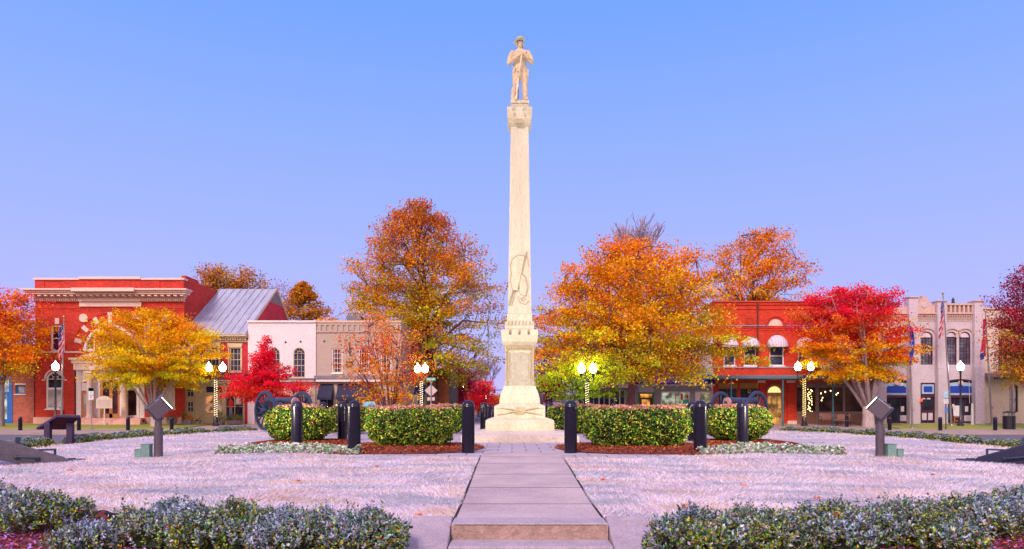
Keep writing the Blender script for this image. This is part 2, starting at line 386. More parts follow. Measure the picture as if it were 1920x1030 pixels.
for s in (-1, 1):
    m1.tube([(MX + s * .62, yf + .006, .71), (MX + s * .15, yf - .004, .80), (MX - s * .5, yf + .0, .91)], [.018, .03, .022], 6)
    m1.tube([(MX + s * .64, yf + .004, .90), (MX + s * .2, yf, .86)], [.01, .014], 5)
m1.box(MX - .11, MX + .11, yf - .015, yf + .02, .76, .93); m1.box(MX - .14, MX + .14, yf - .004, yf + .02, .72, .78)
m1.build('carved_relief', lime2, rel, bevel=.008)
m1 = MB(); zs = [(757, 38), (748, 37.5), (738, 35), (730, 31.5), (723.5, 29.2)]
for (ya, pa), (yb, pb) in zip(zs, zs[1:]): m1.frus(MX, MY, mz(ya, hw(pa)), mz(yb, hw(pb)), hw(pa), hw(pb))
m1.build('tapered_course', lime, mon)
w = hw(28.5); m1 = MB(); m1.frus(MX, MY, mz(724, w), mz(656, w), w - .03, w - .035)
dado = m1.build('dado', lime, mon)
for s in (-1, 1):
    m1 = MB(); xx = MX + s * (w - .045); yf = MY - w + .01
    m1.box(xx - .035, xx + .035, yf - .02, yf + .03, mz(722, w), mz(713, w)); m1.box(xx - .035, xx + .035, yf - .02, yf + .03, mz(659, w), mz(655, w))
    m1.tube([(xx, yf - .004, mz(713, w)), (xx, yf - .004, mz(659, w))], .022, 8)
    x2 = MX + s * (w - .125); m1.tube([(x2, yf, mz(712, w)), (x2, yf, mz(660, w))], .012, 6); m1.box(x2 - .02, x2 + .02, yf - .01, yf + .02, mz(686, w), mz(683, w))
    m1.build('colonnette', lime2, dado)
m1 = MB(); yf = MY - w + .022; hwp = .25
arc = [(MX + hwp * math.cos(t), mz(664, w) + .05 * math.sin(t)) for t in [PI * k / 8 for k in range(9)]]
m1.poly([(x, yf, z) for x, z in [(MX - hwp, mz(713, w)), (MX + hwp, mz(713, w))] + arc], (0, .02, 0)); 
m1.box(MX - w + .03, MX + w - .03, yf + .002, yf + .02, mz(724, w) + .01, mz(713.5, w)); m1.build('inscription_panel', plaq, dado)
m1 = MB(); w2 = hw(28.5); m1.frus(MX, MY, mz(656, w2) - .002, mz(648, w2), w2 - .02, w2 - .01)
for s in range(13):
    x = MX - w2 + .04 + s * (2 * w2 - .08) / 12
    m1.box(x - .014, x + .014, MY - w2 - .005, MY - w2 + .03, mz(655, w2), mz(649, w2))
    m1.box(MX - w2 - .005, MX - w2 + .03, MY + x - MX - .014, MY + x - MX + .014, mz(655, w2), mz(649, w2)); m1.box(MX + w2 + .005, MX + w2 - .03, MY + x - MX - .014, MY + x - MX + .014, mz(655, w2), mz(649, w2))
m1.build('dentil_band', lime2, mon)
m1 = MB(); w3 = hw(34.5); m1.frus(MX, MY, mz(648, w2) - .002, mz(641, w3), w2, w3 - .02); m1.frus(MX, MY, mz(641, w3), mz(628, w3), w3 - .02, w3)
# crenellated rim: merlons around
zt0, zt1 = mz(628, w3), mz(618, w3)
def merlons(m1, w3, z0, z1, gaps, gw, th):
    edges = [-w3] + sum([[g_ * w3 - gw, g_ * w3 + gw] for g_ in gaps], []) + [w3]
    for a, b in zip(edges[::2], edges[1::2]):
        for s in (-1, 1):
            m1.box(MX + a, MX + b, MY + s * w3, MY + s * (w3 - th), z0, z1)
            if abs(a) < w3 - 1e-6 or True: m1.box(MX + s * w3, MX + s * (w3 - th), MY + max(a, -w3 + th + .002), MY + min(b, w3 - th - .002), z0, z1)
merlons(m1, w3, zt0, zt1, (-.5, 0, .5), .035, .12)
m1.build('battlement_course', lime, mon)
m1 = MB(); w4 = hw(27.5); m1.frus(MX, MY, zt0, mz(610, w4), w4, w4 - .005); w5 = hw(26); m1.frus(MX, MY, mz(610, w4), mz(602, w5), w5 - .02, w5 - .02)
for s in range(8):
    x = -w5 + .045 + s * (2 * w5 - .09) / 7
    for q in (-1, 1):
        m1.tube([(MX + x, MY + q * (w5 - .01), mz(609.5, w5)), (MX + x, MY + q * (w5 - .01), mz(603, w5))], .032, 8)
        m1.tube([(MX + q * (w5 - .01), MY + x, mz(609.5, w5)), (MX + q * (w5 - .01), MY + x, mz(603, w5))], .032, 8)
w6 = hw(24); m1.frus(MX, MY, mz(602, w6), mz(588, w6), w6, w6 - .012); m1.build('shaft_base', lime, mon, bevel=.006)
wa, wb = hw(22), hw(16.6); zb_, zt_ = mz(588, wa), mz(237, wb)
m1 = MB()
for k in range(12):
    t0, t1 = k / 12, (k + 1) / 12; m1.frus(MX, MY, zb_ + (zt_ - zb_) * t0, zb_ + (zt_ - zb_) * t1, wa + (wb - wa) * t0, wa + (wb - wa) * t1)
shaft = m1.build('shaft', P('limestone_shaft', (.60, .55, .46), .8, .09, 1.1, .3, 40, stretch=(3, 3, .35), col2=(.47, .42, .33)), mon)
# carved furled flag on the shaft
def wat(z): return wa + (wb - wa) * (z - zb_) / (zt_ - zb_)
m1 = MB()
def fl(px, py, d=.0): d += .012; z = PZ(py, MY - .33); return (MX + (px - 974.5) / F * 18.87, MY - wat(z) - d, z)
pole = [(988, 472), (980, 505), (970, 548)]; m1.tube([fl(*q, .006) for q in pole], .012, 6)
m1.tube([fl(962, 545, .004), fl(954, 573, .004)], .016, 6); m1.tube([fl(966, 546, .004), fl(959, 573, .004)], .01, 6)
for cur in ([(984, 480), (972, 478), (961, 485), (957, 497), (959, 512), (957, 528), (961, 545)], [(978, 512), (986, 520), (990, 540), (986, 556), (979, 552)], [(966, 480), (974, 492), (966, 504)], [(963, 488), (967, 500), (962, 510)], [(971, 482), (976, 494), (970, 506)], [(962, 515), (966, 530), (963, 542)], [(969, 512), (971, 526), (968, 540)], [(980, 520), (983, 538), (979, 550)], [(961, 545), (968, 546), (974, 530)], [(988, 478), (992, 500)], [(972, 556), (975, 568), (986, 571), (992, 564)], [(977, 560), (981, 565), (986, 561), (982, 557), (978, 560)]):
    m1.tube([fl(*q, .004) for q in cur], .0065, 5)
q = [(984, 481), (972, 479), (962, 486), (958, 498), (960, 512), (958, 528), (962, 544), (970, 545), (976, 520)]
rf = MB(); rf.poly([fl(*k, .012) for k in q], (0, .03, 0)); q = [(978, 514), (985, 521), (989, 540), (985, 555), (976, 552), (974, 535)]; rf.poly([fl(*k, .012) for k in q], (0, .03, 0)); rf.build('relief_field', lime, shaft, bevel=.008)
m1.build('carved_flag', lime2, shaft)
m1 = MB(); c1, c2 = hw(20), hw(23.5)
m1.frus(MX, MY, mz(237, wb) - .002, mz(232, c1), wb + .01, c1); m1.frus(MX, MY, mz(232, c1), mz(222, c2), c1, c2 - .01); m1.frus(MX, MY, mz(222, c2), mz(207, c2), c2 - .01, c2)
_z0, _z1 = mz(207, c2), mz(200, c2); merlons(m1, c2, _z0, _z1, (-.42, .42), .05, .09)
capo = m1.build('capital', lime, mon, bevel=.006)
m1 = MB()
for s in (-1, 1): m1.box(MX + s * c2 * .42 - .03, MX + s * c2 * .42 + .03, MY - c2 - .006, MY - c2 + .03, mz(218, c2), mz(212, c2))
m1.box(MX - .11, MX + .11, MY - c2 - .012, MY - c2 + .03, mz(232, c2), mz(226, c2)); m1.build('carved_block', lime2, capo)
w7 = hw(16); m1 = MB(); m1.frus(MX + .01, MY, _z0, mz(194, w7), w7 + .01, w7); m1.frus(MX + .01, MY, mz(194, w7), mz(188, w7), w7 + .015, w7 + .015); m1.build('statue_block', lime, mon, bevel=.006)
# ---- the soldier, one continuous carved body
SZ = mz(188, w7); SX, SY = MX + .02, MY
stn = P('statue_stone', (.60, .46, .32), .8, .14, 3, .3, 30)
def S(x, y, z): return (SX + x, SY + y, SZ + z)
b = MB()
def lim(pts, rads, n=10, sx=1.0):
    P_ = [Vector(S(*p)) for p in pts]; b.tube(P_, rads, n, sx=sx)
    for p, r in zip(P_, rads): b.ell(p, (r, r, r), n=8, k=6)
# legs (viewer left one straight, viewer right one forward and out)
lim([(-.10, .02, .92), (-.115, -.01, .70), (-.12, .0, .50), (-.115, .03, .28), (-.10, .05, .08)], [.125, .115, .088, .082, .062])
lim([(.09, .0, .92), (.115, -.05, .70), (.125, -.07, .50), (.13, -.05, .28), (.135, -.05, .08)], [.125, .115, .088, .082, .064])
lim([(-.10, .06, .05), (-.125, -.08, .04), (-.14, -.15, .035)], [.055, .055, .042]); lim([(.14, -.04, .05), (.17, -.17, .04), (.185, -.25, .035)], [.055, .055, .042])
# torso with short jacket
tor = [(.86, .185, .135), (.95, .20, .15), (1.02, .175, .13), (1.10, .165, .125), (1.22, .20, .14), (1.34, .225, .145), (1.43, .22, .13), (1.49, .14, .10), (1.53, .075, .075)]
b.grid([[S(.0 + rx * math.cos(2 * PI * k / 16), .0 + ry * math.sin(2 * PI * k / 16), z) for k in range(16)] for z, rx, ry in tor], close=True)
b.ell(S(0, 0, .9), (.185, .135, .1)); b.ell(S(0, 0, 1.49), (.13, .1, .06))
b.grid([[S(.215 * math.cos(2 * PI * k / 16), .165 * math.sin(2 * PI * k / 16), z) for k in range(16)] for z in (.84, .92, .98)], close=True)
lim([(0, 0, 1.47), (.0, -.015, 1.60)], [.068, .062])
lim([(-.18, 0, 1.06), (.0, -.16, 1.24), (.16, -.08, 1.44), (.14, .08, 1.44), (-.02, .15, 1.25), (-.18, 0, 1.06)], [.04] * 6)   # blanket roll
# head with face
b.ell(S(0, -.01, 1.685), (.083, .10, .118), n=14, k=10); b.ell(S(0, -.045, 1.615), (.055, .06, .05)); b.ell(S(0, -.115, 1.672), (.014, .022, .028)); b.ell(S(0, -.10, 1.70), (.065, .02, .014))
b.ell(S(0, -.098, 1.628), (.035, .016, .018)); b.ell(S(0, -.08, 1.585), (.035, .04, .05))
for s in (-1, 1): b.ell(S(s * .086, .0, 1.675), (.014, .024, .032)); b.ell(S(s * .07, .035, 1.64), (.03, .06, .07))
# arms: upper arm out and down, forearms folded up to the hands on the muzzle
GX, GZ = .045, 1.26
lim([(-.22, .0, 1.42), (-.295, -.02, 1.25), (-.315, -.04, 1.12)], [.082, .072, .062]); lim([(-.315, -.04, 1.12), (-.20, -.17, 1.17), (-.06, -.235, 1.245)], [.062, .055, .038])
lim([(.22, .0, 1.42), (.30, -.02, 1.25), (.32, -.04, 1.13)], [.082, .072, .062]); lim([(.32, -.04, 1.13), (.22, -.17, 1.20), (.115, -.235, 1.285)], [.062, .055, .038])
lim([(-.06, -.235, 1.245), (.0, -.25, 1.27), (.03, -.25, 1.275)], [.034, .036, .028], 8); lim([(.115, -.235, 1.285), (.07, -.25, 1.31), (.04, -.25, 1.315)], [.034, .036, .028], 8)
for k in range(4):
    lim([(.015, -.225 - k * .017, 1.278), (.055, -.232 - k * .017, 1.268 - .004 * k), (.072, -.23 - k * .016, 1.25)], [.0125, .0115, .010], 6)
    lim([(.06, -.225 - k * .017, 1.318), (.022, -.232 - k * .017, 1.315 - .004 * k), (.002, -.23 - k * .016, 1.298)], [.0125, .0115, .010], 6)
lim([(-.02, -.23, 1.285), (.01, -.21, 1.30)], [.014, .012], 6); lim([(.09, -.22, 1.31), (.06, -.2, 1.325)], [.014, .012], 6)
# coat folds and trouser creases
for x in (-.16, -.06, .06, .16): lim([(x, -.125, .86), (x * .95, -.13, .96)], [.022, .014], 6)
for x0, x1 in ((-.15, -.16), (-.06, -.08), (.07, .09), (.16, .17)): lim([(x0, -.09, .8), (x1, -.10, .5), (x1, -.07, .2)], [.02, .018, .016], 6)
fig = b.build('soldier_figure', stn, mon)
rm = fig.modifiers.new('carve', 'REMESH'); rm.mode = 'VOXEL'; rm.voxel_size = .0085; rm.use_smooth_shade = True
sm = fig.modifiers.new('soften', 'SMOOTH'); sm.factor = .5; sm.iterations = 3
# slouch hat, brim turned up on the viewer right
b = MB(); n = 28; rows = []
for r, z in ((.085, 1.745), (.105, 1.745), (.15, 1.75), (.185, 1.755), (.187, 1.765), (.15, 1.762), (.10, 1.765), (.092, 1.80), (.085, 1.845), (.06, 1.865), (.02, 1.855)):
    row = []
    for k in range(n):
        t = 2 * PI * k / n; br = max(0, (r - .10) / .085) if z < 1.77 else 0
        up = br * (max(0, math.cos(t - .2)) ** 2 * .10 - .045 * max(0, -math.cos(t)) ** 1.5 + .015 * math.sin(3 * t))
        rr_ = r * (1 - .28 * br * max(0, math.cos(t - .2)) ** 2)
        row.append(S(rr_ * math.cos(t), -.01 + rr_ * 1.12 * math.sin(t), z + up))
    rows.append(row)
b.grid(rows, close=True); b.build('slouch_hat', P('statue_hat', (.62, .56, .42), .85, .15), fig, smooth=True)
b = MB()   # rifle, butt on the block by the viewer-left foot
b.tube([S(.045, -.25, 1.335), S(.03, -.25, 1.2), S(-.055, -.245, .55)], [.016, .019, .026], 8); b.tube([S(-.055, -.245, .55), S(-.09, -.24, .30), S(-.105, -.24, .12)], [.03, .034, .045], 8, sx=.7); b.tube([S(-.105, -.24, .14), S(-.12, -.24, .0)], [.045, .062], 8, sx=.6)
b.tube([S(-.045, -.275, .42), S(-.06, -.285, .36), S(-.075, -.275, .31)], .009, 6)
b.build('rifle', P('statue_rifle', (.70, .60, .48), .8, .1), fig, smooth=True)
b = MB(); b.box(SX + .175, SX + .235, SY - .1, SY + .08, SZ + .74, SZ + .93); b.tube([S(.2, .0, .95), S(.18, -.05, 1.02)], .012, 6); b.build('cartridge_box', stn, fig, bevel=.012)
b = MB(); b.lathe(SX - .155, SY + .13, [(.12, SZ - .12), (.115, SZ + .1), (.10, SZ + .35), (.095, SZ + .48), (.06, SZ + .52)], 12); b.build('tree_stump', stn, mon, smooth=True)
# ======================= BOLLARDS, HEDGES, BEDS ON THE PLAZA
bl = P('bollard_black', (.010, .007, .022), .22, .3, 3, .02, 30, spec=.38)
def mk_bollard(label, loc, r=.13, h=1.07):
    b = thing('bollard', label, 'bollard', loc)
    x, y, z = loc; m1 = MB()
    m1.lathe(x, y, [(r, z - .05), (r, z + h - r * 1.02)], 28); m1.build('post', bl, b, smooth='auto')
    m1 = MB(); m1.lathe(x, y, [(r + .004, z + h - r * 1.02)] + [((r + .002) * math.cos(t), z + h - r + (r) * math.sin(t)) for t in [PI / 2 * k / 8 for k in range(8)]] + [(.002, z + h)], 28)
    m1.build('domed_cap', bl, b, smooth=True)
    return b
proto = mk_bollard('x', (0, 0, 0))
def put_bollard(px, Y, label, group, h=None, z=None, first=[True]):
    o = proto if first[0] else copytree(proto); first[0] = False
    x = PX(px, Y); o.location = (x, Y, (0.012 if z is None else z)); o['label'] = label; o['category'] = 'bollard'; o['group'] = group
    if h: s = h / 1.07; o.scale = (s, s, s)
    ORG[o.name] = Vector((0, 0, 0)); return o
GB = 'tall black bollards around the plaza'
for px, Y, l in ((878, 13.85, 'tall glossy black bollard at the head of the front path, left side'), (1070, 13.85, 'tall glossy black bollard at the head of the front path, right side'),
                 (664, 13.9, 'black bollard at the right end of the left flower bed, with a greenish glare'), (557, 16.2, 'black bollard standing in front of the round hedge by the left cannon'),
                 (642, 18.6, 'black bollard right behind the one ending the left flower bed'), (606, 21.5, 'domed black bollard mostly hidden behind the left round hedge, beside the floodlight glare'),
                 (907, 24.4, 'smaller looking black bollard behind the monument on its left'), (1029, 24.4, 'smaller looking black bollard half hidden behind the right corner of the monument'),
                 (1313, 13.9, 'black bollard at the left end of the right flower bed'), (1392, 16.2, 'black bollard standing in front of the round hedge by the right cannon'),
                 (1298, 18.6, 'black bollard right behind the one starting the right flower bed'), (1332, 22.5, 'domed black bollard mostly hidden behind the hedge below the left wheel of the right cannon'),
                 (1153, 29.0, 'black bollard whose blue dome shows above the right front hedge, near the oak trunk'), (1255, 29.0, 'black bollard whose dome shows above the right front hedge, near the shop window'),
                 (767, 29.0, 'black bollard whose blue dome shows above the left front hedge, below the string-lit lamp'), (916, 31.0, 'far dark bollard beyond the monument on its left')):
    put_bollard(px, Y, l, GB, z=.012 if Y < 26 else -.02)
GS = 'street bollards along the far kerb'
for px, l in ((38, 'short black bollard on the far kerb, leftmost, before the brick shop'), (148, 'short black bollard on the far kerb, beside the information panel'), (240, 'short black bollard on the far kerb before the bank doors'),
              (322, 'short black bollard on the far kerb, right of the left floodlight head'), (1588, 'short black bollard beside the street bench'), (1668, 'short black bollard on the far kerb behind the right floodlight post'),
              (1763, 'short black bollard on the far kerb left of the parking sign'), (1866, 'short black bollard on the far kerb left of the litter bin')):
    Y = 46.0 if px != 1588 else 50.0
    put_bollard(px, Y, l, GS, z=zf(Y) + .02, h=1.0)

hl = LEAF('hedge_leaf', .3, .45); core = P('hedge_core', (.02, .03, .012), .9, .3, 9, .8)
G1 = [((.14, .32, .03), 3.5), ((.48, .62, .05), 2.6), ((.05, .16, .03), 3), ((.80, .76, .16), 1.6), ((.46, .16, .05), .9), ((.015, .04, .03), 3)]
TOP = [((.66, .30, .24), 3), ((.62, .36, .34), 3), ((.60, .20, .08), 2), ((.42, .14, .09), 1), ((.40, .42, .14), 1)]
def hedge(name, label, cx, cy, z0, lx, ly, h, n, ls, rot=0, rnd=4.0, group=None, pal=G1, top=TOP, cat='hedge', topw=.10, drop=0):
    o = thing(name, label, cat, (cx, cy, z0), group)
    u = rng.normal(size=(n, 3)); u[:, 2] *= 1.15
    # superellipsoid shell
    a = np.abs(u); k = (a[:, 0] ** rnd + a[:, 1] ** rnd + np.abs(u[:, 2]) ** rnd) ** (1 / rnd)
    u = u / k[:, None]
    bump = 1 + .05 * np.sin(u[:, 0] * 7 + cx) * np.cos(u[:, 1] * 5 + u[:, 2] * 6) + .03 * np.sin(u[:, 0] * 17 + u[:, 2] * 13)
    depth = 1 - np.abs(rng.normal(0, .07, n)); stick = rng.random(n) < .06; depth[stick] += rng.uniform(0, .06, stick.sum())
    q = u * (depth * bump)[:, None]
    p = np.empty_like(q); X = q[:, 0] * lx / 2; Yy = q[:, 1] * ly / 2
    taper = np.where(q[:, 2] < 0, 1 + q[:, 2] * .13, 1.0); X *= taper; Yy *= taper
    c, s = math.cos(rot), math.sin(rot)
    p[:, 0] = cx + X * c - Yy * s; p[:, 1] = cy + X * s + Yy * c; p[:, 2] = z0 + h * .52 + q[:, 2] * h * .49
    low = (p[:, 2] < z0 + .015); p = p[~low]; uu = u[~low]
    col = pick(pal, len(p)); tc_ = pick(top, len(p)); hh = (p[:, 2] - z0) / h
    clump = np.sin(p[:, 0] * 6.1 + p[:, 2] * 9) * np.sin(p[:, 1] * 5.3 + p[:, 2] * 7)
    pr = np.clip((hh - (1 - topw)) / topw * 1.3 + .25 * clump, 0, 1); m_ = rng.random(len(p)) < pr; col[m_] = tc_[m_]
    V = leafV(p, ls, .5, uu / np.linalg.norm(uu, axis=1, keepdims=True), .6)
    fast('foliage', V, 4, hl, o, cols=jit(col, .3))
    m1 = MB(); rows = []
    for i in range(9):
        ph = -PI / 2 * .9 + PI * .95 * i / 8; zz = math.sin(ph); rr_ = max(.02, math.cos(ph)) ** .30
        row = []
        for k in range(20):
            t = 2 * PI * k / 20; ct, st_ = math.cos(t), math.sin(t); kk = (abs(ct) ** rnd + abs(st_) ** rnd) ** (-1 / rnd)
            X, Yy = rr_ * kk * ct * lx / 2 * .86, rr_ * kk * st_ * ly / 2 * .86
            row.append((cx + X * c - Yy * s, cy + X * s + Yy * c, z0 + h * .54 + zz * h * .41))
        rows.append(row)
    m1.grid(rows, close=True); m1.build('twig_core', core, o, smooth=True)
    m1 = MB()
    for k in range(max(3, int(lx * 3))):
        x = cx + (random.random() - .5) * lx * .6; y = cy + (random.random() - .5) * ly * .6; m1.tube([(x, y, z0 - .03), (x + .02, y, z0 + h * .3)], [.02, .012], 5)
    m1.build('stem', P('twig', (.12, .08, .06), .9), o)
    return o
GH = 'clipped hedges around the plaza'
def HP(px0, px1, ytop, Yf, ly): return ((px0 + px1) / 2 - 960) / F * (Yf + ly * .4), (px1 - px0) / F * (Yf + ly * .25)
for (a, b, yt, Yf, ly, rn, n, l) in ((686, 853, 765, 15.0, 1.25, 4.5, 15000, 'clipped hedge block left of the path, pinkish frosted top, between two bollards'),
                                 (1096, 1293, 765, 14.9, 1.25, 6.0, 17000, 'largest clipped hedge block, right of the path, with a pink frosted flat top'),
                                 (499, 619, 762, 17.0, 1.5, 3.0, 12000, 'rounded clipped hedge beside the left cannon'),
                                 (1327, 1445, 762, 17.0, 1.5, 3.0, 12000, 'rounded clipped hedge beside the right cannon'),
                                 (612, 694, 762, 22.6, 1.2, 3.5, 6000, 'darker hedge behind the left floodlight glare and the bollards'),
                                 (800, 872, 761, 23.0, 1.2, 5.0, 5500, 'narrow hedge seen behind the left front hedge, next to the monument steps'),
                                 (1028, 1136, 761, 23.0, 1.2, 5.0, 7500, 'low hedge behind the monument on the right, reddish flat top'),
                                 (1240, 1312, 762, 22.6, 1.2, 3.5, 5000, 'hedge glimpsed between the largest hedge and the round one by the right cannon')):
    cx, lx = HP(a, b, yt, Yf, ly); h = PZ(yt, Yf + .3) - 0.0
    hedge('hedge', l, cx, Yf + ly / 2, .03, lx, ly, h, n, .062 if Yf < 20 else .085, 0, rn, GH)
# mulch beds under the front hedges
chipm = LEAF('chip', .0, .9)
def bed(label, x0, x1, y0, y1, zt=.06):
    n = 26; m1 = MB(); rows = []
    for i in range(n + 1):
        u_ = i / n * 2 - 1; row = []
        for j in range(11):
            v_ = j / 10 * 2 - 1; k = math.sqrt(max(0, 1 - abs(u_) ** 3)); x = (x0 + x1) / 2 + u_ * (x1 - x0) / 2; y = (y0 + y1) / 2 + v_ * k * (y1 - y0) / 2
            row.append((x, y, zg(x, y) - .012 + zt * max(0, 1 - abs(u_) ** 3) * (1 - v_ ** 4) + .035 + .012 * math.sin(x * 9) * math.sin(y * 11)))
        rows.append(row)
    m1.grid(rows); o = m1.build('mulch_bed', soil, smooth=True); tag(o, kind='structure')
    q = rng.random((7000, 2)) * 2 - 1; q = q[np.abs(q[:, 1]) < np.sqrt(1 - np.abs(q[:, 0]) ** 3)]
    X = (x0 + x1) / 2 + q[:, 0] * (x1 - x0) / 2; Yy = (y0 + y1) / 2 + q[:, 1] * (y1 - y0) / 2
    Z = np.array([zg(a, b_) for a, b_ in zip(X, Yy)]) + .012 + zt * (1 - np.abs(q[:, 0]) ** 3) * (1 - q[:, 1] ** 4) + .02
    V = leafV(np.c_[X, Yy, Z], .06, .3, np.tile([[0, 0, 1.]], (len(X), 1)), 1.2)
    fo = fast('bark_chips', V, 4, chipm, cols=jit(pick([((.34, .06, .03), 3), ((.46, .11, .04), 2), ((.10, .03, .025), 2), ((.5, .3, .2), .3)], len(X)), .3)); tag(fo, kind='stuff')
bed('l', -4.3, -.62, 13.45, 17.2, .05); bed('r', .95, 5.0, 13.4, 17.2, .05)
bed('l2', -6.6, -4.2, 16.0, 19.0, .04); bed('r2', 4.7, 7.2, 16.0, 19.0, .04)
# flower beds: frosted pansies and kale
def flowers(label, pts, n):
    pts = np.array(pts); # polyline ribbon with half widths
    t = rng.random(n) * (len(pts) - 1); i = np.minimum(t.astype(int), len(pts) - 2); f = (t - i)[:, None]
    c = pts[i] * (1 - f) + pts[i + 1] * f; off = rng.uniform(-1, 1, n) * c[:, 2]
    X = c[:, 0]; Yy = c[:, 1] + off; h = .17 * (1 - np.abs(off / np.maximum(c[:, 2], .01)) ** 2.5) * rng.uniform(.4, 1, n) * (.7 + .3 * np.sin(X * 14) * np.sin(Yy * 12))
    Z = np.array([zg(a, b_) for a, b_ in zip(X, Yy)]) + .02 + h
    col = pick([((.62, .68, .62), 4), ((.74, .74, .72), 3), ((.20, .34, .16), 3), ((.42, .52, .30), 2), ((.45, .05, .12), .7), ((.12, .16, .12), 1.5)], n)
    V = leafV(np.c_[X, Yy, Z], .075, .75, np.tile([[0, -.3, 1.]], (n, 1)), .9)
    o = fast('flowers', V, 4, hl, cols=jit(col, .2)); tag(o, label, 'flowers', kind='stuff')
flowers('l', [(-6.15, 14.3, .15), (-5.6, 14.7, .6), (-4.9, 14.9, .75), (-4.2, 14.5, .55), (-3.6, 14.1, .38), (-3.05, 13.7, .22)], 5200)
flowers('r', [(6.9, 14.2, .12), (6.3, 14.6, .5), (5.6, 14.9, .7), (5.0, 14.7, .6), (4.4, 14.1, .42), (3.75, 13.7, .25)], 5200)

# ======================= FLOODLIGHTS
hm = P('floodlight_metal', (.14, .11, .14), .36, .12, 4, .08, 50, metal=.5, spec=.5)
grn = P('green_box_paint', (.16, .27, .26), .6, .1)
ledm = EM('lamp_face', (1.0, .98, .60), 12)
def flood(label, x, y, z, side, post=True, aim=None, watts=1900):
    o = thing('floodlight', label, 'floodlight', (x, y, z), 'floodlights aimed at the monument')
    m1 = MB()
    if post:
        m1.lathe(x, y, [(.085, z - .05), (.085, z + .56), (.088, z + .56), (.088, z + .59), (.066, z + .60), (.066, z + .76)], 16); m1.build('post', hm, o, smooth='auto')
    hz = z + (.98 if post else .62)
    tgt = Vector(aim or (MX, MY, 8.6)); c = Vector((x, y, hz)); d = (tgt - c).normalized()
    ux = d.cross(Vector((0, 0, 1))).normalized(); uz = ux.cross(d)
    T = Matrix.Translation(c) @ Matrix((ux, d, uz)).transposed().to_4x4(); 
    T0 = T
    m1 = MB(); m1.box(-.165, .165, -.18, .15, -.155, .155, 0, T0)
    hd = m1.build('lamp_head', hm, o, bevel=.012)
    m1 = MB(); m1.box(-.178, .178, .15, .17, -.168, .168, 0, T0); m1.build('front_rim', hm, hd)
    m1 = MB(); m1.box(-.10, .10, -.14, .04, .154, .162, 0, T0); m1.build('vent_recess', P('dark_cover', (.02, .015, .03), .5), hd)
    m1 = MB(); m1.box(-.15, .15, -.19, -.178, -.14, .14, 0, T0); m1.build('rear_cover', P('dark_cover', (.02, .015, .03), .5), hd)
    m1 = MB(); m1.box(-.155, .155, .170, .180, -.145, .145, 0, T0); m1.build('lamp_glass', ledm, hd)
    m1 = MB(); m1.box(-.178, .178, .17, .25, .162, .168, 0, T0); m1.build('visor', hm, hd)
    m1 = MB(); m1.tube([(x, y, hz - .26), (x, y, hz - .08)], .05, 10)
    if post: m1.tube([(x - .09, y, hz - .18), (x + .09, y, hz - .18)], .05, 10)
    else: m1.tube([(x, y, z - .02), (x, y, hz - .2)], .045, 10)
    m1.build('swivel_joint', hm, o, smooth='auto')
    if post:
        m1 = MB(); bx_ = x + side * .20; m1.box(bx_ - .10, bx_ + .075, y - .12, y + .02, z - .04, z + .25); m1.box(bx_ - .11, bx_ + .085, y - .13, y + .03, z + .25, z + .265); m1.build('junction_box', grn, o, bevel=.006)
        m1 = MB(); bx_ = x + side * .36; m1.box(bx_ - .065, bx_ + .06, y - .12, y + .0, z - .04, z + .15); m1.box(bx_ - .07, bx_ + .065, y - .13, y + .01, z + .15, z + .162); m1.build('junction_box', grn, o, bevel=.006)
    ld = bpy.data.lights.new('flood_beam', 'SPOT'); ld.energy = watts; ld.spot_size = R(150); ld.spot_blend = .8; ld.shadow_soft_size = .2; ld.color = (1, .91, .66)
    lo = bpy.data.objects.new('flood_beam', ld); COL.objects.link(lo); lo.location = tuple(c + d * .40); lo.rotation_euler = (tgt - c).to_track_quat('-Z', 'Y').to_euler()
    return o
flood('grey floodlight on a post on the left lawn, green boxes on its left', PX(297, 13.9), 13.9, zg(PX(297, 13.9), 13.9), -1)
flood('grey floodlight on a post on the right lawn, green boxes on its right', PX(1650, 13.9), 13.9, zg(PX(1650, 13.9), 13.9), 1)
flood('low floodlight glaring beside the left round hedge, between two bollards', PX(623, 24.0), 24.0, .0, -1, False, (MX, MY, 5.5), 1800)
flood('low floodlight glaring behind the bollard left of the right round hedge', PX(1305, 24.0), 24.0, .0, 1, False, (MX, MY, 5.5), 1800)

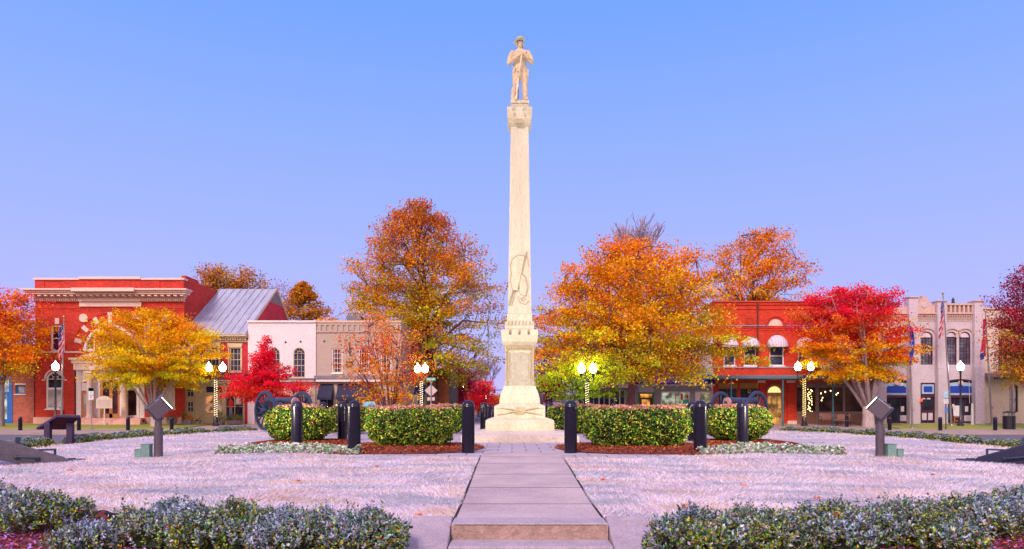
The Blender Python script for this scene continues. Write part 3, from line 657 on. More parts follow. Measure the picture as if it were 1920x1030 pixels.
# ======================= CANNONS
cm = P('cannon_paint', (.028, .042, .085), .45, .2, 5, .1, 40); cb_ = P('barrel_iron', (.06, .065, .10), .35, .2, 4, .1, metal=.4); cg = P('carriage_paint', (.12, .10, .13), .5, .15, 6, .1, 40); breech_pink = P('breech_ring_pink', (.40, .22, .20), .6, .2)  # breech face in a pinker tone than the barrel
def cannon():
    o = thing('cannon', 'x', 'cannon', (0, 0, 0), 'field cannons on wheeled carriages')
    ax = .72
    for s in (-1, 1):
        x = s * .76; m1 = MB(); n = 40
        rows = [[(x + dx, r * math.cos(2 * PI * k / n), ax + r * math.sin(2 * PI * k / n)) for k in range(n)] for dx, r in ((-.04, .62), (-.04, .715), (-.035, .725), (.035, .725), (.04, .715), (.04, .62), (-.04, .62))]
        m1.grid(rows, close=True); w_ = m1.build('wheel', cm, o, smooth='auto')
        m1 = MB()
        for k in range(14):
            t = 2 * PI * (k + .5) / 14; m1.tube([(x, .08 * math.cos(t), ax + .08 * math.sin(t)), (x, .35 * math.cos(t), ax + .35 * math.sin(t)), (x, .63 * math.cos(t), ax + .63 * math.sin(t))], [.032, .022, .028], 6)
        m1.build('spokes', cm, w_, smooth=True)
        m1 = MB(); m1.tube([(x - .17, 0, ax), (x - .10, 0, ax), (x, 0, ax), (x + .10, 0, ax), (x + .19, 0, ax)], [.06, .09, .12, .09, .06], 14); m1.build('hub', cm, w_, smooth='auto')
    m1 = MB(); m1.box(-.62, .62, -.07, .07, ax - .08, ax + .06); m1.build('axle', cm, o, bevel=.01)
    for s in (-1, 1):
        m1 = MB(); pr = [(.38, .66), (.30, 1.02), (.12, 1.06), (-.15, 1.02), (-.5, .86), (-.6, .66), (-.1, .62)]
        m1.poly([(s * .19, y, z) for y, z in pr], (s * .07, 0, 0)); m1.build('cheek', cg, o, bevel=.008)
    m1 = MB(); pr = [(.1, .58), (.1, .80), (-.6, .80), (-1.75, .44), (-2.2, .26), (-2.55, .13), (-2.62, .07), (-2.45, .0), (-2.1, -.005), (-1.7, .08)]
    m1.poly([(-.12, y, z) for y, z in pr], (.24, 0, 0)); tr = m1.build('trail', cg, o, bevel=.012)
    m1 = MB(); m1.tube([(0, -2.60, .08), (0, -2.74, .07)], .035, 8); n = 16
    m1.tube([(.07 * math.cos(2 * PI * k / n), -2.80 + .09 * math.sin(2 * PI * k / n), .07) for k in range(n + 1)], .02, 6, caps=False); m1.build('lunette', cm, tr, smooth=True)
    for s in (-1, 1):
        m1 = MB(); m1.tube([(s * .13, -1.80, .16), (s * .18, -1.80, .18), (s * .18, -2.12, .13), (s * .13, -2.12, .12)], .018, 7); m1.ell((s * .13, -1.80, .16), (.03, .045, .045)); m1.ell((s * .13, -2.12, .12), (.03, .045, .045)); m1.build('trail_handle', cm, tr, smooth=True)
    m1 = MB(); m1.box(-.07, .07, -2.42, -2.12, .27, .30); m1.box(-.05, .05, -2.42, -2.38, .13, .28); m1.box(-.05, .05, -2.16, -2.12, .2, .28); m1.build('pointing_ring_plate', cm, tr, bevel=.006)
    m1 = MB(); m1.box(-.05, .05, -1.86, -1.78, .3, .54); m1.build('lock_chain_bracket', cm, tr, bevel=.01)
    m1 = MB(); m1.tube([(0, -1.45, .52), (0, -1.5, .60), (0, -1.38, .64), (0, -1.22, .62)], .014, 6); m1.build('prolonge_hook', cm, tr)
    bz = 1.06; m1 = MB(); Tm = Matrix.Translation((0, 0, bz)) @ Matrix.Rotation(-PI / 2 + R(2), 4, 'X')
    prof = [(.001, -.78), (.10, -.78), (.165, -.74), (.175, -.70), (.175, -.45), (.165, -.44), (.150, -.2), (.135, .2), (.115, .8), (.105, 1.08), (.125, 1.14), (.125, 1.19), (.06, 1.20), (.06, 1.0)]
    m1.lathe(0, 0, [(r, z) for r, z in prof], 28, 0, Tm); br_ = m1.build('barrel', cb_, o, smooth='auto')
    m1 = MB(); m1.lathe(0, 0, [(.001, -.80), (.150, -.80), (.168, -.775), (.172, -.74)], 24, 0, Tm); m1.build('breech_face', breech_pink, br_, smooth='auto')
    m1 = MB(); m1.ell(Tm @ Vector((0, 0, -.89)), (.055, .055, .055)); m1.tube([Tm @ Vector((0, 0, -.79)), Tm @ Vector((0, 0, -.87))], .032, 8); m1.build('cascabel', cb_, br_, smooth=True)
    m1 = MB(); m1.tube([(-.27, .0, bz), (.27, .0, bz)], .055, 12); m1.build('trunnion', cb_, br_, smooth='auto')
    m1 = MB(); m1.tube([(0, -.5, .78), (0, -.5, .93)], .03, 8); m1.box(-.12, .12, -.54, -.46, .9, .92); m1.build('elevating_screw', cm, o)
    return o
cn = cannon()
cpos = [((-8.55, 25.6, .06), 50, 'dark blue cannon on spoked wheels behind the left round hedge, its breech facing the viewer'),
        ((8.5, 25.6, .06), -50, 'dark blue cannon on spoked wheels behind the right round hedge, before the red brick building'),
        ((-10.75, 11.75, -.16), 127, 'taupe cannon trail entering at the left edge of the front lawn'),
        ((11.1, 11.75, -.16), -127, 'cannon trail with shade put into its colour, entering at the right edge of the front lawn')]
for i, (loc, a, l) in enumerate(cpos):
    o = cn if i == 0 else copytree(cn)
    o.location = loc; o.rotation_euler.z = R(a); o['label'] = l
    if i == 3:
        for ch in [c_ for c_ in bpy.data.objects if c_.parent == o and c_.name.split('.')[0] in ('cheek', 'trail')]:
            ch.data = ch.data.copy(); ch.data.materials[0] = P('carriage_shaded', (.012, .012, .05), .5, .15, 6, .1, 40)  # same carriage paint, its shade put into a darker colour
# ======================= BUILDINGS (facade drawn in photo pixels, placed at real distance D)
SPLIT = {'parapet_panel', 'brick_pier', 'belt_course', 'pier', 'base_course', 'capital_block', 'notice', 'transom_panel', 'brick_panel', 'display_goods', 'sign_panel', 'utility_cabinet', 'door_panel', 'stall_panel', 'casing', 'impost', 'shop_panel', 'string_course', 'stone_band', 'brick_cornice', 'pier_edge', 'display_shelf', 'wall_sign', 'sign_face'}
class Fac:
    def __init__(s, name, label, D, x0, x1, depth, base=None, cat='building'):
        s.D = D; s.g = zf(D) + .05; s.o = thing(name, label, cat, (PX((x0 + x1) / 2, D), D, s.g)); s.depth = depth
    def X(s, p): return PX(p, s.D)
    def Z(s, p): return PZ(p, s.D)
    def bx(s, mb, x0, y0, x1, y1, f, b=0.0, m=0): mb.box(s.X(x0), s.X(x1), s.D - f, s.D - b, s.Z(y0), s.Z(y1), m)
    def part(s, name, mat, boxes, parent=None, bevel=0):
        if name in SPLIT:
            for q in boxes: mb = MB(); s.bx(mb, *q); r = mb.build(name, mat, parent or s.o, bevel=bevel)
            return r
        mb = MB()
        for q in boxes: s.bx(mb, *q)
        return mb.build(name, mat, parent or s.o, bevel=bevel)
    def wall(s, x0, y0, x1, y1, ops, mat, name='wall', dep=.26, body=True, top=None):
        """ops: (x0, ytop, x1, ybot, rise) rectangular or arched openings"""
        mb = MB(); D = s.D
        xs = sorted({x0, x1} | {o[0] for o in ops} | {o[2] for o in ops}); ys = sorted({y0, y1} | {o[1] for o in ops} | {o[3] for o in ops})
        for a, b in zip(xs, xs[1:]):
            for c, d in zip(ys, ys[1:]):
                mx_, my_ = (a + b) / 2, (c + d) / 2
                if any(o[0] < mx_ < o[2] and o[1] < my_ < o[3] for o in ops): continue
                mb.face([(s.X(a), D, s.Z(d)), (s.X(b), D, s.Z(d)), (s.X(b), D, s.Z(c)), (s.X(a), D, s.Z(c))])
        for o in ops:
            a, c, b, d = o[:4]; rise = o[4] if len(o) > 4 else 0; xc = (a + b) / 2; hw_ = (b - a) / 2; ysp = c + rise
            pts = [(a, d), (a, ysp)]
            if rise:
                arc = [(xc - hw_ * math.cos(PI * k / 14), ysp - rise * math.sin(PI * k / 14)) for k in range(15)]
                for (p, q), (p2, q2) in zip(arc, arc[1:]): mb.face([(s.X(p), D, s.Z(q)), (s.X(p2), D, s.Z(q2)), (s.X(p2), D, s.Z(c)), (s.X(p), D, s.Z(c))])
                pts = [(a, d)] + arc + [(b, d)]
            else: pts = [(a, d), (a, c), (b, c), (b, d)]
            pts.append((a, d))
            for (p, q), (p2, q2) in zip(pts, pts[1:]): mb.face([(s.X(p), D, s.Z(q)), (s.X(p2), D, s.Z(q2)), (s.X(p2), D + dep, s.Z(q2)), (s.X(p), D + dep, s.Z(q))])
        X0, X1, Z0, Z1 = s.X(x0), s.X(x1), s.Z(y1), s.Z(y0)
        e = D + (s.depth if body else dep)
        mb.face([(X0, D, Z1), (X1, D, Z1), (X1, e, Z1), (X0, e, Z1)]); mb.face([(X0, D, Z0), (X0, D, Z1), (X0, e, Z1), (X0, e, Z0)]); mb.face([(X1, D, Z0), (X1, D, Z1), (X1, e, Z1), (X1, e, Z0)])
        mb.face([(X0, D + dep, Z0), (X1, D + dep, Z0), (X1, D + dep, Z1), (X0, D + dep, Z1)])
        if body: mb.face([(X0, e, Z0), (X1, e, Z0), (X1, e, Z1), (X0, e, Z1)])
        return mb.build(name, mat, s.o)
    def win(s, x0, y0, x1, y1, frame, glass, cols=2, rows=2, fw=1.6, rise=0, rec=.14, mw=.7, sill=None, name='window', label=None, head=0, parent=None):
        mb = MB(); D = s.D + rec; xc = (x0 + x1) / 2; hw_ = (x1 - x0) / 2; ysp = y0 + rise; f = -(rec - .07); bk_ = -(rec + .03)
        s.bx(mb, x0, ysp, x0 + fw, y1, f, bk_); s.bx(mb, x1 - fw, ysp, x1, y1, f, bk_); s.bx(mb, x0 + fw, y1 - fw, x1 - fw, y1, f, bk_)
        if rise:
            A = [(xc - hw_ * math.cos(PI * k / 14), ysp - rise * math.sin(PI * k / 14)) for k in range(15)]
            B = [(xc - (hw_ - fw) * math.cos(PI * k / 14), ysp - (rise - fw) * math.sin(PI * k / 14)) for k in range(15)]
            for k in range(14):
                q = [A[k], A[k + 1], B[k + 1], B[k]]; mb.poly([(s.X(p), D - .07, s.Z(z)) for p, z in q], (0, .10, 0))
            for k in (4, 7, 10) if cols > 1 else ():
                mb.tube([(s.X(xc + (p - xc) * .35), D, s.Z(ysp + (z - ysp) * .35)) for p, z in (B[k],)] + [(s.X(B[k][0]), D, s.Z(B[k][1]))], .02, 4)
            if cols > 1: mb.tube([(s.X(xc - hw_ * .38 * math.cos(PI * k / 8)), D, s.Z(ysp - rise * .38 * math.sin(PI * k / 8))) for k in range(9)], .02, 4)
            s.bx(mb, x0 + fw, ysp - mw / 2, x1 - fw, ysp + mw / 2, f + .02, -(rec + .02))
        else: s.bx(mb, x0 + fw, y0, x1 - fw, y0 + fw, f, bk_)
        for k in range(1, cols): x = x0 + (x1 - x0) * k / cols; s.bx(mb, x - mw / 2, ysp + (0 if rise else fw), x + mw / 2, y1 - fw, -(rec - .035), -(rec + .02))
        for k in range(1, rows):
            y = ysp + (y1 - ysp) * k / rows; w = mw * (1.8 if k * 2 == rows else 1); s.bx(mb, x0 + fw, y - w / 2, x1 - fw, y + w / 2, -(rec - .03), -(rec + .021))
        w_ = mb.build(name, frame, parent or s.o)
        if label: w_['label'] = label
        mb = MB(); pts = [(x0 + .3, y1 - .3), (x1 - .3, y1 - .3)] + ([(xc + (hw_ - .3) * math.cos(PI * k / 14), ysp - (rise - .3) * math.sin(PI * k / 14)) for k in range(15)] if rise else [(x1 - .3, y0 + .3), (x0 + .3, y0 + .3)])
        mb.poly([(s.X(p), D + .005, s.Z(z)) for p, z in pts], (0, .015, 0)); mb.build('pane', glass, w_)
        if sill: mb = MB(); s.bx(mb, x0 - 1.5, y1 - .2, x1 + 1.5, y1 + 2.2, .09, -.10); mb.build('sill', sill, w_, bevel=.01)
        return w_
    def arcband(s, name, mat, xc, ysp, r0, r1, f, b=0, a0=0, a1=PI, n=16, ry=1.0, parent=None):
        mb = MB()
        for k in range(n):
            t0, t1 = a0 + (a1 - a0) * k / n, a0 + (a1 - a0) * (k + 1) / n
            q = [(xc + r * math.cos(t), ysp - r * ry * math.sin(t)) for r, t in ((r0, t0), (r1, t0), (r1, t1), (r0, t1))]
            mb.poly([(s.X(p), s.D - f, s.Z(z)) for p, z in q], (0, f - b, 0))
        return mb.build(name, mat, parent or s.o)
dk = GLASS('dark_glass', (.05, .055, .09)); dk2 = GLASS('blue_dark_glass', (.07, .08, .16)); wg = GLASS('curtained_glass', (.80, .74, .78), .25, sc=.7)
warm = GLASS('warm_lit_glass', (.12, .08, .05), .1, (1.0, .48, .14), .75, 1.1); warmd = GLASS('dim_lit_glass', (.06, .04, .05), .1, (.8, .35, .15), .25, 1.0)
redb = BR('red_painted_brick', (.60, .050, .035)); redb2 = BR('orange_red_brick', (.66, .055, .028)); rawb = BR('raw_red_brick', (.46, .075, .05), (.40, .28, .24), .35)
cream = P('cream_trim', (.76, .56, .50), .7, .08, 3); white = P('white_trim', (.80, .70, .74), .6, .06, 3)
pinkst = P('pink_base_stone', (.66, .38, .34), .8, .15, 2); wood = P('orange_wood', (.50, .20, .07), .5, .2, 6)
tan = P('tan_paint', (.46, .36, .24), .65, .08, 2); tan2 = P('tan_trim', (.55, .44, .30), .6, .08, 2)
# ---- far-left brick shop with blue joinery
blue = P('blue_paint', (.02, .13, .48), .45, .12, 4)
f = Fac('brick_shop', 'low red brick shop with bright blue door frame at the far left edge', 54.6, -110, 66, 9)
f.wall(-110, 648, 66, 799, [(-70, 705, 24, 796), (29, 722, 47, 739)], rawb)
f.win(29, 722, 47, 739, blue, wg, 1, 1, 2.4); f.part('lintel', cream, [(27, 719, 49, 722, .04)]); f.part('sill', cream, [(27, 739, 49, 741, .06)])
mb = MB(); f.bx(mb, -70, 705, 24, 710, .03, -.2); f.bx(mb, 17, 705, 24, 796, .034, -.2); f.bx(mb, -12, 705, -7, 796, .034, -.2); f.bx(mb, -7, 735, 17, 739, .02, -.2); f.bx(mb, -7, 786, 17, 796, .02, -.2); f.bx(mb, -70, 780, -12, 796, .02, -.2); f.bx(mb, -70, 705, -64, 796, .03, -.2); f.bx(mb, 13, 739, 17, 786, .0, -.2); f.bx(mb, -7, 739, -3.5, 786, .0, -.2)
sh = mb.build('shopfront', blue, f.o, bevel=.01); mb = MB(); f.bx(mb, -64, 710, 17, 735, -.10, -.12); f.bx(mb, -3.5, 739, 13, 786, -.10, -.12); f.bx(mb, -64, 735, -12, 780, -.10, -.12); mb.build('pane', GLASS('shop_glass_pale', (.30, .36, .40), .1, (.9, 1, .9), .35, 1.6), sh)
f.part('coping', cream, [(-112, 645, 68, 648, .1, -.4)]); f.part('pilaster', rawb, [(54, 648, 66, 797, .12)])
# ---- red bank with classical trim
f = Fac('bank_building', 'large red painted brick bank with white cornice and big arched window', 54.0, 64, 345, 20)
c0 = 207
lw = (86, 697, 118.5, 767, 14); rw = (295.5, 697, 328, 767, 14)
ops = [(95, 610, 121, 659), (293, 610, 319, 659), (157, 606, 257, 659, 50), lw, rw, (143, 694, 271, 784)]
f.wall(66, 524, 345, 799, ops, redb)
# stepped gable of the side wall
mb = MB(); X1 = f.X(345); zt = f.Z(524)
for i in range(6): mb.box(X1 - .35, X1 + .012, f.D + i * 2.2 + .3, f.D + (i + 1) * 2.2 + .3, zt - .1, zt - .1 + max(.05, .45 - .25 * i) if i < 2 else zt + .05)
mb.build('side_parapet', redb, f.o)
f.part('parapet_coping', cream, [(64, 522, 150, 525.5, .16, -.5), (150, 520, 266, 524.5, .22, -.5), (266, 522, 347, 525.5, .16, -.5)], bevel=.02)
f.part('parapet_panel', redb, [(150, 524.5, 266, 545, .07), (66, 524.5, 84, 545, .05), (118, 524.5, 150, 545, .05), (266, 524.5, 300, 545, .05), (330, 524.5, 345, 545, .05)])
cor = f.part('cornice', cream, [(56, 545, 361, 548, 1.05), (59, 548, 358, 551, .9), (61, 551, 356, 554.5, .78), (66, 558.5, 349, 561.5, .24), (66, 561.5, 347, 566, .16), (150, 544.4, 266, 551, 1.16), (150, 561, 266, 566.3, .28)], bevel=.02)
mb = MB()
for k in range(24): x = 69 + k * 12; f.bx(mb, x, 554.5, x + 6, 558, .68)
mb.build('bracket', cream, cor)
mb = MB()
for k in range(70): x = 67 + k * 4; f.bx(mb, x, 561.7, x + 2.0, 564.8, .30)
mb.build('dentils', cream, cor)
f.part('name_board', cream, [(150, 566.5, 266, 575.5, .12)], bevel=.02)
f.part('string_course', redb, [(66, 577.5, 345, 579, .05), (66, 582, 345, 583, .03)])
f.part('belt_course', cream, [(76, 659, 155, 662, .07), (259, 659, 338, 662, .07)])
for x in (108, 306): f.part('keystone', cream, [(x - 4, 597, x + 4, 608.5, .09)], bevel=.02)
for x in (157, 257):
    mb = MB(); mb.lathe(0, 0, [(.33, 0), (.33, .08)], 24, 0, Matrix.Translation((f.X(x), f.D, f.Z(596.5))) @ Matrix.Rotation(PI / 2, 4, 'X')); mb.build('roundel', cream, f.o)
for a in (18, 42, 65, 90, 115, 138, 162):
    t = R(a); f.arcband('voussoir', cream, c0, 659, 56 if a != 90 else 50, 69.5 if a != 90 else 73, .07, 0, t - .06, t + .06, 2)
f.arcband('arch_moulding', redb, c0, 659, 52, 55, .06); f.arcband('arch_moulding', redb, c0, 659, 70.5, 73, .05)
f.arcband('arch_frame', white, c0, 659, 45.5, 50, .05, -.12); 
bigw = f.win(157, 606, 257, 659, white, warmd, 6, 2, 4.5, 50, .16, 1.0, name='arched_window'); f.part('pier', redb, [(178, 616, 185, 659, .02, -.2), (229, 616, 236, 659, .02, -.2)]); f.part('pier_edge', white, [(175.5, 619, 178, 659, .0, -.2), (185, 612, 187.5, 659, .0, -.2), (226.5, 612, 229, 659, .0, -.2), (236, 619, 238.5, 659, .0, -.2)])
for x in (95, 293): f.win(x, 610, x + 26, 659, white, GLASS('purple_dark_glass', (.10, .02, .09)), 1, 2, 2.6, sill=cream)
for q in (lw, rw):
    w_ = f.win(q[0], q[1], q[2], q[3], white, dk, 2, 1, 3, q[4], .12, 1.2, sill=white)
    f.part('curtain', wg, [(q[0] + 3, 730, q[2] - 3, 763, -.10, -.118)], w_); f.part('transom', white, [(q[0] + 1, 727, q[2] - 1, 731, -.03, -.12)], w_)
    f.arcband('arch_hood', white, (q[0] + q[2]) / 2, q[1] + q[4], 16.2, 18.6, .06, parent=w_); f.part('impost', cream, [(q[0] - 7, 711.5, q[0] - 1.5, 714, .05), (q[2] + 1.5, 711.5, q[2] + 7, 714, .05)], w_)
f.part('base_course', pinkst, [(64, 782.5, 143, 797, .12), (271, 782.5, 347, 797, .12)], bevel=.02)
# portico
ent = f.part('entablature', cream, [(139, 672, 275, 676, .75), (142, 676, 272, 682, .58), (144, 682, 270, 694.5, .46)], bevel=.02)
mb = MB(); pts = [(156, 672)] + [(207 - 51 * math.cos(PI * k / 12), 672 - 9 * math.sin(PI * k / 12)) for k in range(13)]; mb.poly([(f.X(p), f.D - .62, f.Z(z)) for p, z in pts[1:]], (0, .5, 0)); mb.build('pediment', cream, ent)
for x in (174.5, 239.5):
    mb = MB(); cx, cy = f.X(x), f.D - .42; z0, z1 = f.Z(783), f.Z(700)
    mb.lathe(cx, cy, [(.30, z0), (.30, z0 + .08), (.25, z0 + .12), (.235, z0 + .2), (.235, z0 + 1.2), (.20, z1 - .2), (.22, z1 - .16), (.22, z1 - .1), (.29, z1 - .02)], 18); mb.box(cx - .30, cx + .30, cy - .3, cy + .3, z1 - .02, z1 + .14); col_ = mb.build('column', cream, f.o, smooth='auto')
    mb = MB(); mb.box(cx - .40, cx + .40, cy - .40, cy + .42, f.Z(797), f.Z(783)); mb.build('pedestal', pinkst, col_, bevel=.02)
f.part('doorway_panelling', white, [(143, 694.5, 152, 784, .02, -.2), (152, 694.5, 168, 716, -.05, -.2), (152, 718, 168, 733, -.07, -.2), (168, 694.5, 171.5, 784, -.02, -.2), (262, 694.5, 271, 784, .02, -.2), (228, 694.5, 262, 727, -.05, -.2), (183, 694.5, 187, 784, -.03, -.2), (187, 694.5, 224, 712, -.06, -.2), (224, 694.5, 228, 784, -.03, -.2), (171.5, 694.5, 183, 784, -.08, -.2)], bevel=.01)
d = f.part('side_door', wood, [(152, 734, 168, 784, -.09, -.18)]); f.part('pane', wg, [(156, 738, 166, 771, -.075, -.09)], d)
d = f.part('entrance_doors', wood, [(187, 712, 192, 784, -.06, -.2), (204, 712, 210, 784, -.06, -.2), (220, 712, 224, 784, -.06, -.2), (192, 712, 220, 717, -.06, -.2), (192, 776, 220, 784, -.06, -.2)]); f.part('pane', GLASS('plum_glass', (.12, .04, .07)), [(192, 717, 204, 776, -.12, -.14), (210, 717, 220, 776, -.12, -.14)], d)
d = f.win(230, 727, 260, 784, white, GLASS('brown_glass', (.07, .03, .03)), 1, 1, 5, name='side_window'); 
f.part('entrance_steps', pinkst, [(140, 784, 274, 788, .8, -.2), (136, 788, 278, 792, 1.15, .8), (132, 792, 282, 798, 1.5, .8)], bevel=.02)
f.part('downspout', P('dark_pipe', (.05, .02, .02)), [(140.5, 694, 142, 782, .07)])
mb = MB(); mb.tube([(f.X(128), f.D - .5, f.Z(785)), (f.X(128), f.D - .5, f.Z(772)), (f.X(138), f.D - 1.2, f.Z(764)), (f.X(138), f.D - 1.2, f.Z(784))], .025, 5); mb.build('handrail', dk, f.o)
# ---- red gabled house with tan shopfront
red2 = BR('crimson_painted_brick', (.56, .035, .055), bump=.2)
f = Fac('gabled_shop', 'crimson house with a grey metal gable roof and tan shopfront', 54.2, 345, 465, 14)
ops = [(351, 650, 372, 695), (388, 650, 411, 697), (430, 652, 452, 697), (345, 720, 460, 799)]
f.wall(345, 634, 465, 799, ops, red2, dep=.26)
for q in ops[:3]:
    w_ = f.win(*q, tan2, dk2, 3, 4, 2.2, sill=tan2); mb = MB(); x0, y0, x1 = q[0], q[1], q[2]
    mb.poly([(f.X(p), f.D - .08, f.Z(z)) for p, z in ((x0 - .5, y0), (x1 + .5, y0), (x1 + 4, y0 - 8), (x0 - 4, y0 - 8))], (0, .08, 0)); mb.build('lintel', tan2, w_)
    f.part('casing', tan2, [(x0 - 2, y0, x0, q[3], .05), (x1, y0, x1 + 2, q[3], .05)], w_)
c = f.part('cornice', tan2, [(345, 628.5, 466, 631.5, .55), (345, 631.5, 466, 634, .42), (345, 639, 466, 642, .12)])
mb = MB()
for k in range(26): f.bx(mb, 346 + k * 4.6, 634, 348.6 + k * 4.6, 638.5, .3)
mb.build('dentils', tan2, c)
# metal roof
metal = P('standing_seam_roof', (.50, .50, .60), .5, .22, 1.0, .1, metal=.2, stretch=(3, .3, .3), col2=(.34, .34, .43))
rx0, rx1 = f.X(345), f.X(466); ze = f.Z(629); zr = 11.25; yr = f.D + 6.6; mb = MB()
for sgn, y_e in ((1, f.D - .55), (-1, yr + 6.6)):
    mb.poly([(rx0, y_e, ze), (rx1, y_e, ze), (rx1, yr, zr), (rx0, yr, zr)], (0, 0, .08))
    k = rx0 + .1
    while k < rx1: 
        mb.poly([(k, y_e, ze + .08), (k + .05, y_e, ze + .08), (k + .05, yr, zr + .08), (k, yr, zr + .08)], (0, 0, .07)); k += .62
mb.build('metal_roof', metal, f.o)
mb = MB(); mb.poly([(rx1 - .1, f.D, ze - .1), (rx1 - .1, yr, zr - .05), (rx1 - .1, yr + 6.5, ze - .1)], (-.25, 0, 0)); gb = mb.build('gable_wall', red2, f.o)
mb = MB(); mb.poly([(rx1 - .085, yr - 1.9, zr - 1.27), (rx1 - .085, yr, zr - .06), (rx1 - .085, yr + 1.9, zr - 1.27)], (-.06, 0, 0)); mb.build('gable_louvre', P('grey_louvre', (.22, .20, .20), .8), gb)
mb = MB(); mb.poly([(rx1 + .02, f.D - .5, ze - .12), (rx1 + .02, yr, zr - .06), (rx1 + .02, yr + 6.5, ze - .12), (rx1 + .02, yr + 6.5, ze + .08), (rx1 + .02, yr, zr + .14), (rx1 + .02, f.D - .5, ze + .08)], (-.1, 0, 0)); mb.build('verge_board', tan2, f.o)
# shopfront
f.part('shop_cornice', tan2, [(340, 713, 466, 716, .32), (342, 716, 464, 720, .18)], bevel=.02)
tp = f.part('shop_framing', tan, [(345, 720, 349, 797, .04, -.25), (364.5, 720, 385, 797, -.02, -.25), (376, 720, 381, 797, .05, -.25), (381, 720, 420, 724, .0, -.25), (417, 720, 424, 797, .05, -.25), (424, 720, 459, 724, .0, -.25), (349, 745, 364.5, 751, -.02, -.25), (349, 775, 364.5, 797, -.04, -.25), (384, 775, 417, 797, -.03, -.25), (385, 737, 417, 741, -.02, -.25), (424, 737, 457, 741, -.02, -.25), (424, 788, 457, 797, .0, -.25), (400, 741, 402.5, 775, -.02, -.2), (455.5, 720, 460, 797, .04, -.25)], bevel=.008)
f.part('door_panel', tan, [(349, 751, 364.5, 775, -.08, -.2)])
f.win(350, 724, 364, 745, tan2, dk2, 2, 2, 1.2, rec=.05); f.win(351, 753, 363.5, 773, tan2, dk2, 2, 2, 1.2, rec=.04)
f.win(385, 724, 417, 737, tan2, dk, 2, 1, 1, rec=.08, name='transom_window'); f.win(424, 724, 440, 737, tan2, dk, 1, 1, 1, rec=.08, name='transom_window'); f.win(440, 724, 456, 737, tan2, dk, 1, 1, 1, rec=.08, name='transom_window')
f.win(384, 741, 400.5, 775, tan2, GLASS('reddish_display', (.10, .04, .03), .1, (1, .40, .15), .7, 2.2), 1, 2, 1.2, rec=.08); f.win(402, 741, 417, 775, tan2, GLASS('dim_display', (.08, .05, .04), .1, (1, .6, .3), .35, 2.0), 1, 2, 1.2, rec=.08)
f.part('notice', white, [(387, 760, 393, 768, -.045, -.06), (408, 759, 412.5, 768, -.045, -.06)]); 
dw = f.part('display_window', dk, [(424, 741, 456, 788, -.22, -.24)]); f.part('display_mullion', tan2, [(439.2, 741, 440.4, 788, -.02, -.08), (424, 762, 456, 763, -.02, -.08)], dw)
def mannequin(px, ytop, ybot, mt, mb_):
    m1 = MB(); x, y = f.X(px), f.D + .14; z1, z0 = f.Z(ytop), f.Z(ybot); h = z1 - z0
    m1.lathe(x, y, [(.04, z1), (.045, z1 - .06 * h), (.15, z1 - .14 * h), (.15, z1 - .4 * h), (.11, z1 - .5 * h)][::-1], 10); m1.tube([(x - .14, y, z1 - .15 * h), (x - .2, y, z1 - .5 * h)], .04, 6); m1.tube([(x + .14, y, z1 - .15 * h), (x + .2, y, z1 - .5 * h)], .04, 6)
    o_ = m1.build('mannequin', mt, smooth='auto', at=(x, y, z0)); m1 = MB(); m1.lathe(x, y, [(.17, z0), (.13, z1 - .48 * h)], 10); m1.build('skirt', mb_, o_, smooth='auto'); return o_
rd = P('red_cloth', (.65, .03, .03), .8); gy = P('grey_cloth', (.20, .22, .28), .8); wh = P('white_cloth', (.7, .68, .62), .8)
tag(mannequin(431.5, 747, 784, rd, gy), 'shop mannequin in a red top and grey skirt, left in the display window', 'mannequin', 'mannequins in the shop window'); tag(mannequin(446, 742, 776, wh, P('black_cloth', (.02, .02, .02))), 'shop mannequin in a white top behind the display window, right one', 'mannequin', 'mannequins in the shop window')
mb = MB()
for k in range(26): a = rng.random() * 14; mb.ell((f.X(436 + a), f.D + .08 + .06 * rng.random(), f.Z(786 - rng.random() * (7 - abs(a - 7)))), (.09, .05, .08), n=6, k=4)
tag(mb.build('leaf_garland', P('orange_red_leaves', (.8, .16, .03), .8), at=(f.X(443), f.D, f.Z(786))), 'heap of red and orange leaves at the foot of the shop display', 'decoration')
f.part('red_pilaster', red2, [(459.5, 716, 465, 797, .1)])
# ---- white building
wp = P('white_painted_brick', (.78, .63, .70), .75, .07, 1.0, .35, 14, stretch=(1, 1, 3))
f = Fac('white_building', 'white painted brick building with arched windows behind the small red tree', 54.0, 465, 592, 12)
w1 = (550, 652, 572, 708, 11); w2 = (503, 652, 525, 708, 11)
f.wall(465, 604, 592, 799, [w1, w2, (472, 720, 585, 799)], wp)
f.part('coping', white, [(464, 601.5, 593, 605, .12, -.4)], bevel=.01)
for q in (w1, w2): f.win(q[0], q[1], q[2], q[3], tan2, dk2, 3, 4, 1.3, q[4], .1, .7, sill=tan2)
star = [(508, 642), (535.5, 642), (563.5, 641)]
for x, y in star:
    mb = MB(); c_ = [(f.X(x) + (.11 if k % 2 == 0 else .045) * math.sin(PI * k / 5), f.D - .04, f.Z(y) + (.11 if k % 2 == 0 else .045) * math.cos(PI * k / 5)) for k in range(10)]; mb.poly(c_, (0, .04, 0)); mb.build('anchor_star', dk, f.o)
f.part('shop_cornice', P('rosy_tan', (.48, .34, .33), .7), [(465, 712, 592, 717, .4), (467, 717, 591, 721, .2)], bevel=.02); f.part('cornice_flashing', P('slate_flashing', (.22, .19, .26), .6), [(464, 709.6, 593, 712, .46)])
rt = P('shop_tan', (.47, .36, .32), .65)
f.part('shop_framing', rt, [(465, 721, 478, 797, .04, -.25), (521, 721, 528, 797, .05, -.2), (549, 721, 555, 797, .05, -.2), (583, 721, 592, 797, .04, -.25), (478, 737, 583, 743, .02, -.2), (478, 783, 583, 797, .0, -.2)], bevel=.01)
